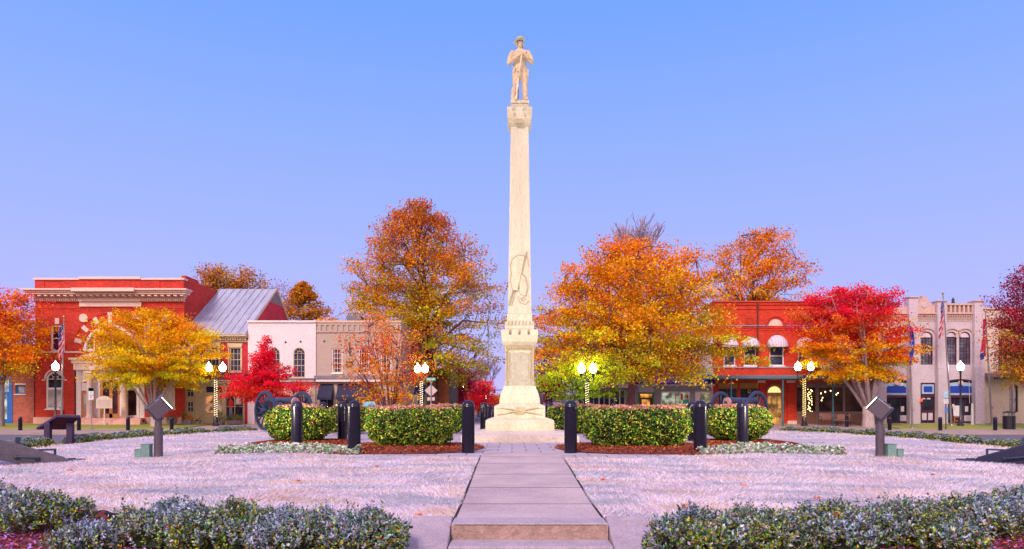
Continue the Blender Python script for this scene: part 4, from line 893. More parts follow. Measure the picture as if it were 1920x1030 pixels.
f.part('sign_panel', white, [(478, 721, 521, 737, -.06, -.2), (528, 721, 549, 737, -.06, -.2), (555, 721, 583, 737, -.06, -.2)])
for a, b in ((478, 521), (528, 549), (555, 583)): f.win(a, 743, b, 783, rt, dk, 2, 1, 1, rec=.12, name='shop_window')
f.part('white_corner_pier', wp, [(465, 741, 478, 797, .09)])
# ---- tan building with navy awnings
taup = P('taupe_painted_brick', (.44, .34, .31), .75, .06, .9, .35, 14, stretch=(1, 1, 3)); slate = P('slate_flashing', (.22, .19, .26), .6); navy = P('navy_awning', (.018, .018, .06), .7, .2, 3, .2)
f = Fac('taupe_building', 'taupe painted brick building with navy awnings behind the sparse orange tree', 54.1, 592, 752, 12)
f.wall(592, 604, 752, 799, [(622, 653, 642, 700), (672, 653, 692, 700), (714, 653, 734, 700), (600, 721, 745, 799)], taup)
f.part('coping', P('peach_coping', (.62, .42, .34), .7), [(592, 601.5, 753, 605.5, .12, -.4)], bevel=.01)
co = f.part('corbel_band', taup, [(592, 621, 601, 624, .08), (592, 606, 752, 610, .06)]); mb = MB()
for k in range(15): f.bx(mb, 597.5 + k * 10.3, 610, 602 + k * 10.3, 623.5, .09); f.bx(mb, 602 + k * 10.3, 621.5, 607.8 + k * 10.3, 624, .085)
mb.build('corbels', taup, co)
for a in (622, 672, 714): f.win(a, 653, a + 20, 700, white, GLASS('maroon_glass', (.13, .03, .04)), 4, 5, 2.2, sill=white)
for x in (608, 636, 690):
    mb = MB(); mb.poly([(f.X(x) + (.1 if k % 2 == 0 else .04) * math.sin(PI * k / 5), f.D - .04, f.Z(640) + (.1 if k % 2 == 0 else .04) * math.cos(PI * k / 5)) for k in range(10)], (0, .04, 0)); mb.build('anchor_star', dk, f.o)
sg = f.part('wall_sign', P('dark_green_sign', (.03, .05, .04), .6), [(649, 673, 662, 679, .1), (650, 680.5, 661, 687, .1)]); f.part('sign_face', P('rust_sign', (.6, .25, .1), .6), [(650, 674, 661, 678, .11, .1), (651.5, 681.5, 659.5, 686, .11, .1)], sg)
f.part('ledge', slate, [(592, 705, 752, 711, .5)]); f.part('fascia', white, [(594, 711, 751, 716.5, .42)], bevel=.02)
f.part('shop_framing', rt, [(592, 716.5, 600, 797, .05, -.2), (627 - 1.5, 721, 633, 797, .06, -.2), (706, 721, 745, 797, .0, -.2), (600, 785, 706, 797, .0, -.2)], bevel=.01)
f.part('shop_door', rt, [(633, 750, 660, 785, -.16, -.2)]); f.win(600, 745, 626, 785, rt, dk, 2, 1, 1.2, rec=.12); f.win(634, 752, 677, 785, rt, dk, 2, 1, 1.2, rec=.12); f.win(679, 752, 706, 785, white, GLASS('aqua_display', (.20, .45, .55), .1, (.3, .8, 1.0), .8, 1.5), 1, 1, 1.5, rec=.1, label='shop window glowing pale blue')
for a, b in ((599, 626), (634, 708)):
    mb = MB(); mb.poly([(f.X(a), f.D, f.Z(720)), (f.X(a), f.D - .75, f.Z(745)), (f.X(a), f.D - .75, f.Z(750)), (f.X(a), f.D, f.Z(750))], (f.X(b) - f.X(a), 0, 0)); mb.build('awning', navy, f.o, bevel=.01)
mb = MB(); mb.box(PX(655, 60), PX(681, 60), 59, 61, 6, PZ(595, 60)); mb.build('roof_unit', P('grey_unit', (.16, .15, .20), .6), f.o)
# ---- lower shop further along with blue awnings
f = Fac('corner_shop', 'low cream shop with blue awnings between the orange tree and the string-lit lamp', 62, 752, 800, 10)
f.wall(748, 700, 800, 797, [(760, 728, 773, 790), (779, 725, 796, 790)], P('cream_wall', (.42, .36, .27), .8, .1))
f.win(760, 728, 773, 790, white, dk2, 1, 2, 1.2); f.win(779, 725, 796, 790, white, dk2, 2, 2, 1.2)
bla = P('blue_awning', (.02, .05, .28), .7, .1)
for a, b in ((756, 768), (776, 798)):
    mb = MB(); mb.poly([(f.X(a), f.D, f.Z(722)), (f.X(a), f.D - .9, f.Z(738)), (f.X(a), f.D - .9, f.Z(742)), (f.X(a), f.D, f.Z(735))], (f.X(b) - f.X(a), 0, 0)); mb.build('awning', bla, f.o)
for x, yb in ((738.5, 757), (752, 757)):
    pass
f.part('utility_cabinet', P('pale_grey_box', (.5, .48, .60), .6), [(764, 741, 776, 796, 1.4, .9), (777, 741, 787, 796, 1.4, .9)])
f = Fac('brown_building', 'plain brown wall behind the diamond sign and the string-lit lamp', 64, 796, 842, 14)
f.wall(796, 694, 842, 797, [], P('olive_brown_wall', (.17, .11, .05), .85, .2, 1.0)); f.part('corner_strip', P('rust_corner', (.35, .10, .05), .8), [(822, 700, 842, 797, .1)]); f.part('coping', tan, [(795, 691, 843, 694, .15, -.2)])
# ---- distant buildings down the street
f = Fac('distant_building', 'distant rosy flat roofed building down the street left of the monument', 120, 885, 960, 20)
f.wall(888, 742, 990, 783, [(900, 755, 908, 775), (930, 755, 938, 775)], P('distant_brick', (.35, .14, .13), .9, .15, .4)); f.part('roof_edge', slate, [(886, 740, 992, 743, .4, -1)])
for a in (900, 930): f.win(a, 755, a + 8, 775, tan, dk, 1, 2, .8)
f = Fac('distant_shops', 'distant dark shop row right of the monument under the lime green leaves', 95, 1010, 1085, 16)
f.wall(1012, 722, 1088, 786, [(1016, 748, 1030, 782), (1036, 748, 1052, 782), (1058, 748, 1080, 782)], P('distant_dark', (.10, .08, .14), .9, .2, .5)); f.part('roof_edge', tan, [(1010, 719, 1090, 722, .4, -1)])
for a, b in ((1016, 1030), (1036, 1052), (1058, 1080)): f.win(a, 748, b, 782, P('teal_trim', (.05, .25, .28), .6), GLASS('violet_display', (.2, .15, .3), .1, (.7, .5, .8), .35, 2), 2, 1, .8)
# ---- grey-white building behind the big orange tree
gw = P('grey_lavender_wall', (.56, .50, .58), .8, .07, 1.0, .3, 14); tealgrey = P('grey_paint', (.27, .27, .31), .6, .1)
f = Fac('colonnade_shop', 'long low shop front with dark glass bays and white posts behind the oak trunk', 55, 1078, 1190, 10)
f.wall(1080, 640, 1192, 799, [(1084, 730, 1172, 797)], gw); f.part('fascia', white, [(1078, 722, 1194, 728, .9)]); f.part('fascia_board', slate, [(1078, 728, 1194, 731, .7)])
f.win(1084, 731, 1172, 797, P('white_post', (.62, .58, .72), .6), dk2, 9, 1, 1.4, rec=.1, mw=1.6)
for x in (1083, 1102, 1121, 1140, 1159, 1175): f.part('porch_post', white, [(x - .8, 731, x + .8, 797, .85, .7)])
f.part('coping', white, [(1079, 637, 1193, 640, .1, -.3)])
f = Fac('grey_shop', 'grey shop with a green framed door and a lit display window beside the oak trunk', 54, 1192, 1336, 12)
f.wall(1192, 583, 1337, 799, [(1197, 736, 1226, 797), (1240, 735, 1294, 778), (1304, 735, 1333, 778), (1212, 640, 1232, 690), (1252, 640, 1272, 690), (1292, 640, 1312, 690)], gw)
for a in (1212, 1252, 1292): f.win(a, 640, a + 20, 690, white, warm, 2, 2, 1.6, sill=white, label='upper window glowing orange through the leaves')
f.part('shop_panel', tealgrey, [(1226.5, 724, 1239, 797, .03), (1295, 734.2, 1303, 778.8, .03), (1240, 779, 1334, 797, .03), (1192, 724, 1196.5, 797, .03), (1240, 724, 1334, 734, .03)])
f.part('fascia', white, [(1190, 720, 1338, 724, .3)]); f.part('coping', white, [(1190, 580, 1338, 583.5, .1, -.3)])
mb = MB(); mb.poly([(f.X(1190), f.D, f.Z(702)), (f.X(1190), f.D - .9, f.Z(717)), (f.X(1190), f.D - .9, f.Z(721)), (f.X(1190), f.D, f.Z(721))], (f.X(1334) - f.X(1190), 0, 0)); mb.build('awning', P('royal_blue_awning', (.015, .02, .38), .65, .15), f.o)
d = f.part('green_door', P('green_paint', (.02, .22, .05), .5), [(1197, 736, 1200, 797, .02, -.2), (1223, 736, 1226, 797, .02, -.2), (1200, 736, 1223, 739, .02, -.2)]); f.part('door_leaf', P('maroon_paint', (.12, .02, .03), .5), [(1200, 746, 1223, 749, -.05, -.2), (1200, 749, 1203.5, 797, -.05, -.2), (1219, 749, 1223, 797, -.05, -.2), (1203.5, 785, 1219, 797, -.05, -.2)], d); f.part('pane', GLASS('orange_lit', (.3, .1, .02), .1, (1, .42, .08), 1.1, 2.0), [(1200, 739, 1223, 746, -.13, -.15), (1203.5, 749, 1219, 785, -.13, -.15)], d)
w_ = f.win(1240, 735, 1294, 778, white, GLASS('lit_display', (.25, .3, .25), .1, (.75, .85, .6), .55, 1.8), 1, 1, 1.6, name='shop_window'); f.part('display_goods', rd, [(1277, 738, 1281, 750, -.08, -.12), (1288, 741, 1291, 748, -.08, -.12)], w_); f.part('display_goods', P('teal_goods', (.05, .4, .3), .7), [(1281, 750, 1293, 757, -.08, -.12), (1245, 765, 1262, 775, -.08, -.12)], w_); f.part('display_shelf', tan2, [(1266, 736, 1268, 778, -.07, -.11), (1242, 756, 1266, 757, -.07, -.11)], w_)
w_ = f.win(1304, 735, 1333, 778, white, GLASS('lit_display2', (.2, .2, .15), .1, (.8, .75, .4), .4, 2.2), 2, 1, 1.6, name='shop_window'); f.part('poster', white, [(1306, 737, 1313, 755, -.06, -.08)], w_); f.part('display_goods', dk, [(1314, 757, 1332, 777, -.08, -.12)], w_)
# ---- red brick block with canopy
f = Fac('red_brick_block', 'long red brick block with white dome awnings and a flat teal canopy', 54, 1337, 1642, 16)
wn = [(1357, 649, 1379, 686, 0), (1395, 649, 1418, 686, 0), (1443, 649, 1470, 686, 0), (1497, 649, 1520, 686, 0), (1535, 649, 1558, 686, 0), (1572, 649, 1594, 686, 0), (1608, 649, 1630, 686, 0)]
gf = [(1347, 728, 1383, 797), (1387, 728, 1422, 797), (1438, 722, 1468, 797, 15), (1494, 727, 1632, 776)]
f.wall(1337, 567, 1642, 799, wn + [(1441, 597, 1468, 611, 13.5)] + gf, redb2)
f.part('coping', P('brick_coping', (.5, .08, .05), .8), [(1336, 564.5, 1643, 567, .1, -.4)])
f.part('brick_cornice', redb2, [(1337, 570, 1418, 572, .09), (1422, 570, 1492, 572, .09), (1422, 579, 1492, 580.5, .07), (1496, 570, 1642, 572, .09), (1337, 579, 1418, 580.5, .06), (1496, 579, 1642, 580.5, .06), (1337, 614, 1642, 615.5, .05), (1337, 619, 1642, 620, .04)])
f.part('brick_panel', redb2, [(1347, 596, 1358, 597.5, .05), (1347, 607, 1358, 608.5, .05), (1347, 597.5, 1348.5, 607, .05), (1356.5, 597.5, 1358, 607, .05), (1401, 596, 1413, 597.5, .05), (1401, 607, 1413, 608.5, .05), (1401, 597.5, 1402.5, 607, .05), (1411.5, 597.5, 1413, 607, .05)])
f.part('stone_band', P('blue_grey_band', (.30, .25, .36), .7), [(1337, 610, 1441, 612, .08), (1468, 610, 1642, 612, .08), (1337, 688, 1642, 690.5, .09)])
f.arcband('arch_hood', redb2, 1454.5, 611, 17, 20, .08); f.part('lunette', white, []) if False else None
mb = MB(); mb.poly([(f.X(1454.5 + 13.5 * math.cos(PI * k / 14)), f.D + .08, f.Z(611 - 13.5 * math.sin(PI * k / 14))) for k in range(15)], (0, .05, 0)); mb.build('lunette', cream, f.o)
f.part('downspout', P('rust_pipe', (.12, .03, .03), .6), [(1419.3, 567, 1421.2, 690, .12), (1418.3, 572, 1422, 576, .15)])
awm = bpy.data.materials.new('striped_awning'); awm.use_nodes = True; t = awm.node_tree; p = t.nodes['Principled BSDF']; p.inputs['Roughness'].default_value = .8
c = t.nodes.new('ShaderNodeTexCoord'); wv = t.nodes.new('ShaderNodeTexWave'); wv.inputs['Scale'].default_value = 1.6; r_ = t.nodes.new('ShaderNodeValToRGB'); r_.color_ramp.elements[0].color = (.55, .46, .58, 1); r_.color_ramp.elements[1].color = (.74, .66, .74, 1); t.links.new(c.outputs['Object'], wv.inputs[0]); t.links.new(wv.outputs[0], r_.inputs[0]); t.links.new(r_.outputs[0], p.inputs[0])
for i, q in enumerate(wn):
    w_ = f.win(q[0], q[1], q[2], q[3], white, dk2, 1, 2, 1.8, sill=white); xc = (q[0] + q[2]) / 2; hw_ = (q[2] - q[0]) / 2 + (3.5 if i != 2 else 5); yb_ = 648.5; rise = 16 if i != 2 else 20
    mb = MB(); rows = []
    for a in range(9):
        ph = PI / 2 * a / 8; rows.append([(f.X(xc + hw_ * math.cos(PI * k / 20) * math.cos(ph * .0 + 0) ) if False else f.X(xc + hw_ * math.cos(PI * k / 20)), f.D - .85 * math.sin(ph) * math.sin(PI * k / 20) ** .6 - .01, f.Z(yb_ - rise * math.sin(PI * k / 20) * math.cos(ph))) for k in range(21)])
    rows.append([(x, y, z - .12 - .03 * (k % 2)) for k, (x, y, z) in enumerate(rows[-1])])
    mb.grid(rows); a_ = mb.build('dome_awning', awm, f.o, smooth=True)
    f.arcband('arch_hood', redb2, xc, yb_, hw_ + .8, hw_ + 3.2, .06, ry=rise / hw_ * 1.02)
    f.part('wall_panel', redb2, [(q[0] - 1, yb_ - 6, q[2] + 1, q[1], -.02, -.1)])
# canopy
cy = P('teal_canopy', (.10, .17, .24), .5, .15)
cn_ = f.part('canopy', cy, [(1322, 707, 1642, 713, 3.0, .0)], bevel=.02)
mb = MB()
for x in (1371, 1468, 1562, 1634): mb.tube([(f.X(x) * (54 - 2.85) / 54, f.D - 2.85, f.g - .12), (f.X(x) * (54 - 2.85) / 54, f.D - 2.85, f.Z(712))], .065, 8)
for k, x in enumerate((1371, 1468, 1562, 1634)):
    mb = MB(); x_ = f.X(x) * (54 - 2.85) / 54; mb.tube([(x_, f.D - 2.85, f.g - .15), (x_, f.D - 2.85, f.g + .3), (x_, f.D - 2.85, f.g + .31), (x_, f.D - 2.85, f.Z(710))], [.09, .09, .06, .06], 10); mb.build('canopy_post', P('teal_post', (.04, .14, .20), .5), f.o, smooth='auto')
f.part('capital_block', cream, [(1420, 713.5, 1434, 718, .14), (1474, 713.5, 1490, 718, .14)]); f.part('pier_base', cream, [(1476, 789, 1493, 797, .12)])
f.part('brick_pier', redb2, [(1476, 718, 1492, 789, .09), (1424, 718, 1434, 797, .09)])
br1 = P('brown_panel', (.28, .12, .07), .7, .15); gold = P('gold_panel', (.42, .22, .04), .6, .1)
f.part('transom_panel', gold, [(1347, 718, 1383, 727, .04), (1387, 718, 1422, 727, .04)])
f.win(1347, 728, 1383, 797, br1, dk, 2, 1, 1.6, rec=.12, name='shop_window'); w_ = f.win(1387, 728, 1422, 797, br1, dk, 2, 1, 1.6, rec=.12, name='shop_window')
f.arcband('wreath', P('wreath_gold', (.6, .45, .1), .7), 1405, 734, 2.2, 3.4, -.02, -.07, 0, 2 * PI, 18, parent=w_)
dr = f.win(1438, 722, 1468, 797, P('door_tan', (.45, .27, .14), .6), GLASS('entrance_lit', (.2, .08, .03), .1, (1, .5, .12), .8, 1.4), 3, 1, 2.2, 15, .14, 1.6, name='arched_doorway', label='arched doorway with a glowing fanlight')
f.part('door_rail', P('door_tan', (.45, .27, .14), .6), [(1440, 738, 1466, 743, -.05, -.14)], dr); f.part('door_rail', P('door_tan', (.45, .27, .14), .6), [(1440, 766, 1466, 768, -.06, -.14)], dr)
mb = MB(); mb.poly([(f.X(1453 + 12 * math.cos(PI * k / 14)), f.D + .12, f.Z(737 - 12 * math.sin(PI * k / 14))) for k in range(15)], (0, .02, 0)); mb.build('fanlight', EM('fanlight_glow', (1, .62, .22), 1.3), dr)
f.arcband('arch_hood', br1, 1453, 737, 16, 18.5, .07, ry=1.0)
f.part('stall_riser', P('brown_tile', (.24, .11, .09), .7, .15), [(1494, 776, 1632, 797, .03)]); w_ = f.part('shop_window', P('bronze_frame', (.22, .15, .15), .5), [(1494, 718, 1632, 727, .02), (1530, 727, 1535, 797, .05, -.1), (1580, 727, 1584, 797, .05, -.1), (1626, 727, 1632, 797, .05, -.1), (1494, 772, 1632, 776, .04, -.1)])
f.part('pane', GLASS('bar_glass', (.04, .02, .03), .06, (.7, .25, .12), .03, 1.1), [(1494, 727, 1530, 772, -.12, -.14), (1535, 727, 1580, 772, -.12, -.14), (1584, 727, 1626, 772, -.12, -.14)], w_)
lit = EM('string_light', (1, .72, .30), 9)
mb = MB()
for k in range(42): a = k / 42; mb.ell((f.X(1519 + random.uniform(-4.5, 4.5)), f.D + .02, f.Z(730 + 44 * a)), (.025, .02, .025), n=5, k=3)
mb.build('string_lights', lit, w_)
mb = MB()
for x, y in ((1540, 738), (1548, 735), (1558, 733), (1569, 740), (1572, 737), (1541, 751), (1543, 746)): mb.ell((f.X(x), f.D + .06, f.Z(y)), (.04, .02, .05), n=6, k=4)
mb.build('ceiling_lights', lit, w_)
# ---- lavender tower-pilaster building
lav = P('lavender_stucco', (.56, .46, .54), .8, .07, 1.2, .35, 14); lav2 = P('rosy_cornice', (.60, .40, .36), .8, .08, 2); purp = P('plum_joinery', (.085, .015, .05), .5, .15); bsg = P('blue_sign', (.015, .05, .42), .5, .08); lbl = P('pale_blue_trim', (.35, .48, .68), .6, .06)
f = Fac('castellated_building', 'lavender building with buttress piers, arched windows and a small brick gable', 54, 1642, 1840, 14)
aw = [(1726, 622, 1749, 684, 11), (1774, 622, 1794, 684, 10), (1798, 622, 1820, 684, 11), (1660, 622, 1682, 684, 11)]
gd = [(1654, 711, 1707, 794, 9), (1726, 718, 1754, 794), (1771, 711, 1831, 794, 9)]
f.wall(1642, 588, 1840, 799, aw + gd, lav)
f.wall(1642, 574, 1840, 588, [], lav2, name='parapet_wall', body=False, dep=.4)
for x0, x1, yt in ((1700, 1717, 560), (1753, 1770, 567), (1822, 1838, 567), (1640, 1656, 570)): 
    f.part('buttress_pier', lav, [(x0, yt, x1, 690, .35, -.4), (x0 - .5, 690, x1 + .5, 797, .48)], bevel=.02); f.part('pier_cap', lav2, [(x0 - 1, yt - 2.5, x1 + 1, yt, .45, -.5)], bevel=.02)
mb = MB(); mb.poly([(f.X(p), f.D - .1, f.Z(z)) for p, z in ((1718, 576), (1718, 572), (1728, 559), (1728, 555), (1735, 555), (1735, 559), (1746, 572), (1752, 573), (1752, 588), (1718, 588))], (0, .4, 0)); gb = mb.build('brick_gable', lav2, f.o)
mb = MB(); mb.lathe(0, 0, [(.22, 0), (.20, .06)], 18, 0, Matrix.Translation((f.X(1731), f.D - .1, f.Z(573))) @ Matrix.Rotation(PI / 2, 4, 'X')); mb.build('roundel', lav, gb)
for a, b in ((1718, 1753), (1770, 1822), (1656, 1700)):
    mb = MB(); k = a + .5
    f.bx(mb, a, 586.5, b, 589.5, .16)
    while k < b - 1.5:
        for r_ in range(3): f.bx(mb, k + (r_ % 2), 591 + r_ * 4.2, k + 1.5 + (r_ % 2), 594 + r_ * 4.2, .12 - .03 * r_)
        k += 3.2
    mb.build('corbel_band', lav2, f.o)
mb = MB()
for k in range(7): f.bx(mb, 1771 + k * 8.2, 573, 1774.4 + k * 8.2, 587, .14)
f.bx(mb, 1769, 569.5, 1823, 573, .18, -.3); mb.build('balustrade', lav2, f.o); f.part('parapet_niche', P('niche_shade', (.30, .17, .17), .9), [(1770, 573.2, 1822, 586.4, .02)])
for q in aw: 
    w_ = f.win(q[0], q[1], q[2], q[3], purp, GLASS('arched_pane', (.22, .22, .32), .08, sc=1.5), 4, 8, 1.3, q[4], .14, .5); xc = (q[0] + q[2]) / 2; r0 = (q[2] - q[0]) / 2
    mb = MB(); mb.poly([(f.X(xc + (r0 - 1.5) * math.cos(PI * k / 14)), f.D + .11, f.Z(q[1] + q[4] - (q[4] - 1.5) * math.sin(PI * k / 14))) for k in range(15)], (0, .015, 0)); mb.build('fan_panel', P('pinkish_white', (.7, .55, .66), .6), w_)
    f.arcband('hood_mould', lav2, xc, q[1] + q[4], r0 + 5, r0 + 7.4, .10)
for q, xc in ((gd[0], 1680.5), (gd[2], 1801)):
    w_ = f.win(q[0], q[1], q[2], q[3], purp, dk, 3, 1, 2.6, q[4], .14, 1.6, name='shopfront'); hw_ = (q[2] - q[0]) / 2 - 4
    mb = MB(); pts = [(xc - hw_, 741), (xc + hw_, 741)] + [(xc + hw_ * math.cos(PI * k / 14), 722 - 5 * math.sin(PI * k / 14)) for k in range(15)]; mb.poly([(f.X(p), f.D + .02, f.Z(z)) for p, z in pts], (0, .08, 0)); sg = mb.build('sign_board', lbl, w_)
    hw_ -= 4; mb = MB(); pts = [(xc - hw_, 737), (xc + hw_, 737), (xc + hw_, 727), (xc + hw_ - 4, 724), (xc + 6, 724), (xc, 722), (xc - 6, 724), (xc - hw_ + 4, 724), (xc - hw_, 727)]; mb.poly([(f.X(p), f.D, f.Z(z)) for p, z in pts], (0, .02, 0)); mb.build('blue_field', bsg, sg)
    f.part('sign_rail', purp, [(q[0] + 2, 741, q[2] - 2, 746, .02, -.14)], w_); mb = MB(); mb.lathe(0, 0, [(.19, 0), (.17, .08)], 16, 0, Matrix.Translation((f.X(xc), f.D - .01, f.Z(718))) @ Matrix.Rotation(PI / 2, 4, 'X')); mb.build('medallion', cream, w_)
    f.part('stall_panel', P('lavender_panel', (.55, .5, .6), .6), [(xc + 8, 779, xc + hw_ + 4, 790, -.04, -.12)], w_); f.part('notice', white, [(xc + 10, 762, xc + 16, 772, -.10, -.13), (xc - 14, 758, xc - 10, 764, -.10, -.13)], w_)
d = f.win(1726, 718, 1754, 794, purp, dk, 1, 1, 2.6, rec=.14, name='shop_door'); f.part('sign_board', lbl, [(1729, 721, 1751, 739, .0, -.1)], d); f.part('blue_field', bsg, [(1732, 724.5, 1748, 735.5, .02, .0)], d); f.part('door_rail', purp, [(1728, 741, 1752, 745, .0, -.14), (1728, 770, 1752, 774, -.05, -.14), (1739, 774, 1741, 794, -.05, -.14), (1727.5, 741, 1729, 794, -.03, -.14)], d); f.part('door_panel', P('lavender_panel', (.55, .5, .6), .6), [(1730, 774.5, 1738.5, 788, -.08, -.12), (1741.5, 774.5, 1750, 788, -.08, -.12), (1730, 746, 1736, 749, -.08, -.12), (1739, 746, 1746, 749, -.08, -.12)], d)
mb = MB(); x, y, z = f.X(1723), f.D - .22, f.Z(751); mb.ell((x, y, z), (.15, .12, .13)); mb.tube([(x, y, z + .1), (x, f.D, z + .32)], .02, 5); tag(mb.build('wall_lantern', EM('lantern_red', (.9, .08, .03), 1.2), at=(x, y, z), smooth=True), 'round red lantern on the pier beside the narrow blue-signed door', 'lantern')
mb = MB(); x, y, z = PX(1787, 56), 56.0, PZ(572, 56); mb.lathe(x, y, [(.17, z - .3), (.15, z + .12), (.1, z + .3), (.12, z + .42), (.02, z + .62)], 10); mb.build('roof_vent', dk, f.o, smooth='auto')
# ---- cream building at the far right with balcony
crm = P('cream_stucco', (.62, .51, .44), .8, .07, 1.2, .3, 14)
f = Fac('balcony_building', 'cream building with an iron balcony at the right edge behind the maroon tree', 54.5, 1840, 2010, 12)
f.wall(1840, 580, 2010, 799, [(1893, 720, 1909, 773, 7), (1950, 720, 1966, 773, 7), (1872, 630, 1892, 700, 6)], crm)
f.part('coping', lav2, [(1838, 577, 2012, 580.5, .15, -.3)]); 
for a in (1893, 1950): f.win(a, 720, a + 16, 773, P('black_joinery', (.02, .02, .02), .5), wg, 1, 2, 2.2, 7)
f.win(1872, 630, 1892, 700, tan2, dk2, 2, 4, 1.6, 6)
bal = f.part('balcony', P('balcony_trim', (.34, .27, .30), .7), [(1843, 700, 1990, 704, 1.5), (1843, 704, 1990, 708, 1.3)]); mb = MB()
for k in range(44): f.bx(mb, 1844 + k * 3.3, 685.5, 1844.6 + k * 3.3, 700, 1.45, 1.42)
f.bx(mb, 1843, 684.5, 1990, 685.8, 1.47, 1.40); mb.build('railing', P('iron', (.05, .04, .06), .5), bal)
mb = MB()
for k in range(30): f.bx(mb, 1845 + k * 4.8, 708, 1847 + k * 4.8, 713, 1.2, 1.1)
mb.build('fretwork', P('iron', (.05, .04, .06), .5), bal)
for x in (1878, 1925, 1975): f.part('balcony_post', P('post_tan', (.40, .31, .33), .7), [(x - 1.3, 708, x + 1.3, 797, 1.3, 1.1), (x - .8, 640, x + .8, 700, 1.4, 1.25)], bal)
# ======================= TREES
lf = LEAF('tree_leaf', .30, .6)
bark = P('bark_grey', (.22, .18, .20), .9, .25, 3, .9, 18, stretch=(1, 1, .35)); barkr = P('bark_rosy', (.16, .07, .09), .9, .25, 3, .9, 18, stretch=(1, 1, .35)); barkd = P('bark_dark', (.06, .04, .05), .9, .3, 3, .6); barkp = P('bark_pale', (.42, .33, .36), .85, .2, 3, .6, 18, stretch=(1, 1, .35))
def ip(a, b, t): return a + (b - a) * t
def tree(label, px, Y, ytop, ybot, xl, xr, prof, pal, ncl, nl, ls, sig=.45, tr=.2, style='vase', brk=bark, seed=1, group='autumn trees around the square', z0=None, lobes=.22, nlimb=14, flat=.5, ry=None, name='tree', fork=None, skew=0, tw=.02, cat='tree', shell=.45, droop=0):
    rg = random.Random(seed); rn = np.random.default_rng(seed); ls *= .78; nl = int(nl * 1.6)
    x0 = PX(px, Y); zb = zf(Y) if z0 is None else z0
    o = thing(name, label, cat, (x0, Y, zb), group)
    zt, zc0 = PZ(ytop, Y), PZ(ybot, Y); rx = (PX(xr, Y) - PX(xl, Y)) / 2; xc = (PX(xr, Y) + PX(xl, Y)) / 2; ry = ry or rx * .85; H = zt - zc0
    ph = [rg.random() * 6.28 for _ in range(8)]
    def env(t, a): return max(.02, prof(t)) * (1 + lobes * (.5 * math.sin(2 * a + ph[0] + 4 * t) + .35 * math.sin(3 * a + ph[1] - 7 * t) + .35 * math.sin(5 * a + ph[2] + 11 * t)))
    def at(t, a, r): e = env(t, a) * r; return Vector((xc + math.cos(a) * e * rx + skew * t, Y + math.sin(a) * e * ry, zc0 + H * t))
    cl = []
    while len(cl) < ncl:
        t = rg.random(); 
        if rg.random() > prof(t) ** 1.3 + .05: continue
        a = rg.random() * 2 * PI; r = rg.random() ** shell
        if rg.random() < .10: r *= 1.0 + .16 * rg.random()
        p = at(t, a, r); p.z -= droop * r * r; cl.append((p, t, r))
    # skeleton
    mb = MB(); pts = []
    fk = fork if fork is not None else ip(zb, zc0, .85)
    if style == 'leader':
        top = Vector((xc + skew, Y, zt - H * .08)); base = Vector((x0, Y, zb - .1)); n = 10; ax = [base.lerp(top, k / n) + Vector((math.sin(k * 1.7 + seed) * .06 * tr * 5, 0, 0)) for k in range(n + 1)]
        mb.tube([base + Vector((0, 0, -.1))] + ax, [tr * 1.5, tr * 1.25] + [max(.02, tr * (1 - .93 * (k / n))) for k in range(1, n + 1)], 9)
        for i in range(nlimb):
            t = (i + .5) / nlimb; h = ip(fk, zt - H * .18, t); a = i * 2.4 + seed; s_ = base.lerp(top, (h - base.z) / (top.z - base.z)); te = min(.93, max(.03, (h - zc0) / H + .10 + .12 * t)); e = at(te, a, .8); m_ = s_.lerp(e, .5) + Vector((0, 0, -.04 * H * (1 if droop == 0 else -2.2)))
            P3 = [s_, s_.lerp(m_, .5) + Vector((0, 0, .0)), m_, m_.lerp(e, .5), e]; r_ = tr * (.42 - .25 * t); mb.tube(P3, [r_, r_ * .8, r_ * .6, r_ * .38, r_ * .15], 6)
            pts += [s_.lerp(m_, .5), m_, m_.lerp(e, .35), m_.lerp(e, .7), e]
        pts += ax[5:]
    else:
        base = Vector((x0, Y, zb - .15)); fkp = Vector((x0 + .0, Y, fk))
        mb.tube([base, base + Vector((0, 0, .35)), base.lerp(fkp, .6), fkp], [tr * 1.5, tr * 1.15, tr, tr * 1.02], 12)
        for i in range(nlimb):
            a = 2 * PI * i / nlimb + rg.uniform(-.3, .3); te = rg.uniform(.25, .85); e = at(te, a, rg.uniform(.45, .8)); off = Vector((math.cos(a) * tr * .5, math.sin(a) * tr * .5, -.15 * rg.random()))
            s_ = fkp + off; m_ = s_.lerp(e, .45) + Vector((0, 0, .06 * H)) + Vector((rg.uniform(-.1, .1), rg.uniform(-.1, .1), 0)) * rx * .3
            r_ = tr * rg.uniform(.30, .46); mb.tube([s_ - Vector((0, 0, .15)), s_.lerp(m_, .5), m_, m_.lerp(e, .5), e], [r_, r_ * .85, r_ * .62, r_ * .4, r_ * .16], 7)
            pts += [s_.lerp(m_, .5), m_, m_.lerp(e, .3), m_.lerp(e, .6), e]
            for q in range(2):
                a2 = a + rg.uniform(-.7, .7); e2 = at(min(.95, te + rg.uniform(-.2, .25)), a2, .85); mb.tube([m_, m_.lerp(e2, .5) + Vector((0, 0, .03 * H)), e2], [r_ * .5, r_ * .3, r_ * .12], 5); pts += [m_.lerp(e2, .5), e2]
    PA = np.array([tuple(p) for p in pts])
    for p, t, r in cl:
        d = np.linalg.norm(PA - np.array(p) + np.array([0, 0, .25 * (1 if droop == 0 else -.6)]), axis=1); q = Vector(PA[int(d.argmin())]); m_ = q.lerp(p, .5) + Vector((rg.uniform(-.1, .1), rg.uniform(-.1, .1), rg.uniform(0, .15) * (1 if droop == 0 else -.5)))
        mb.tube([q, m_, p, p + (p - q) * .12 + Vector((0, 0, .1 if droop == 0 else -.1))], [tw * 1.5, tw, tw * .6, tw * .2], 3, caps=False)
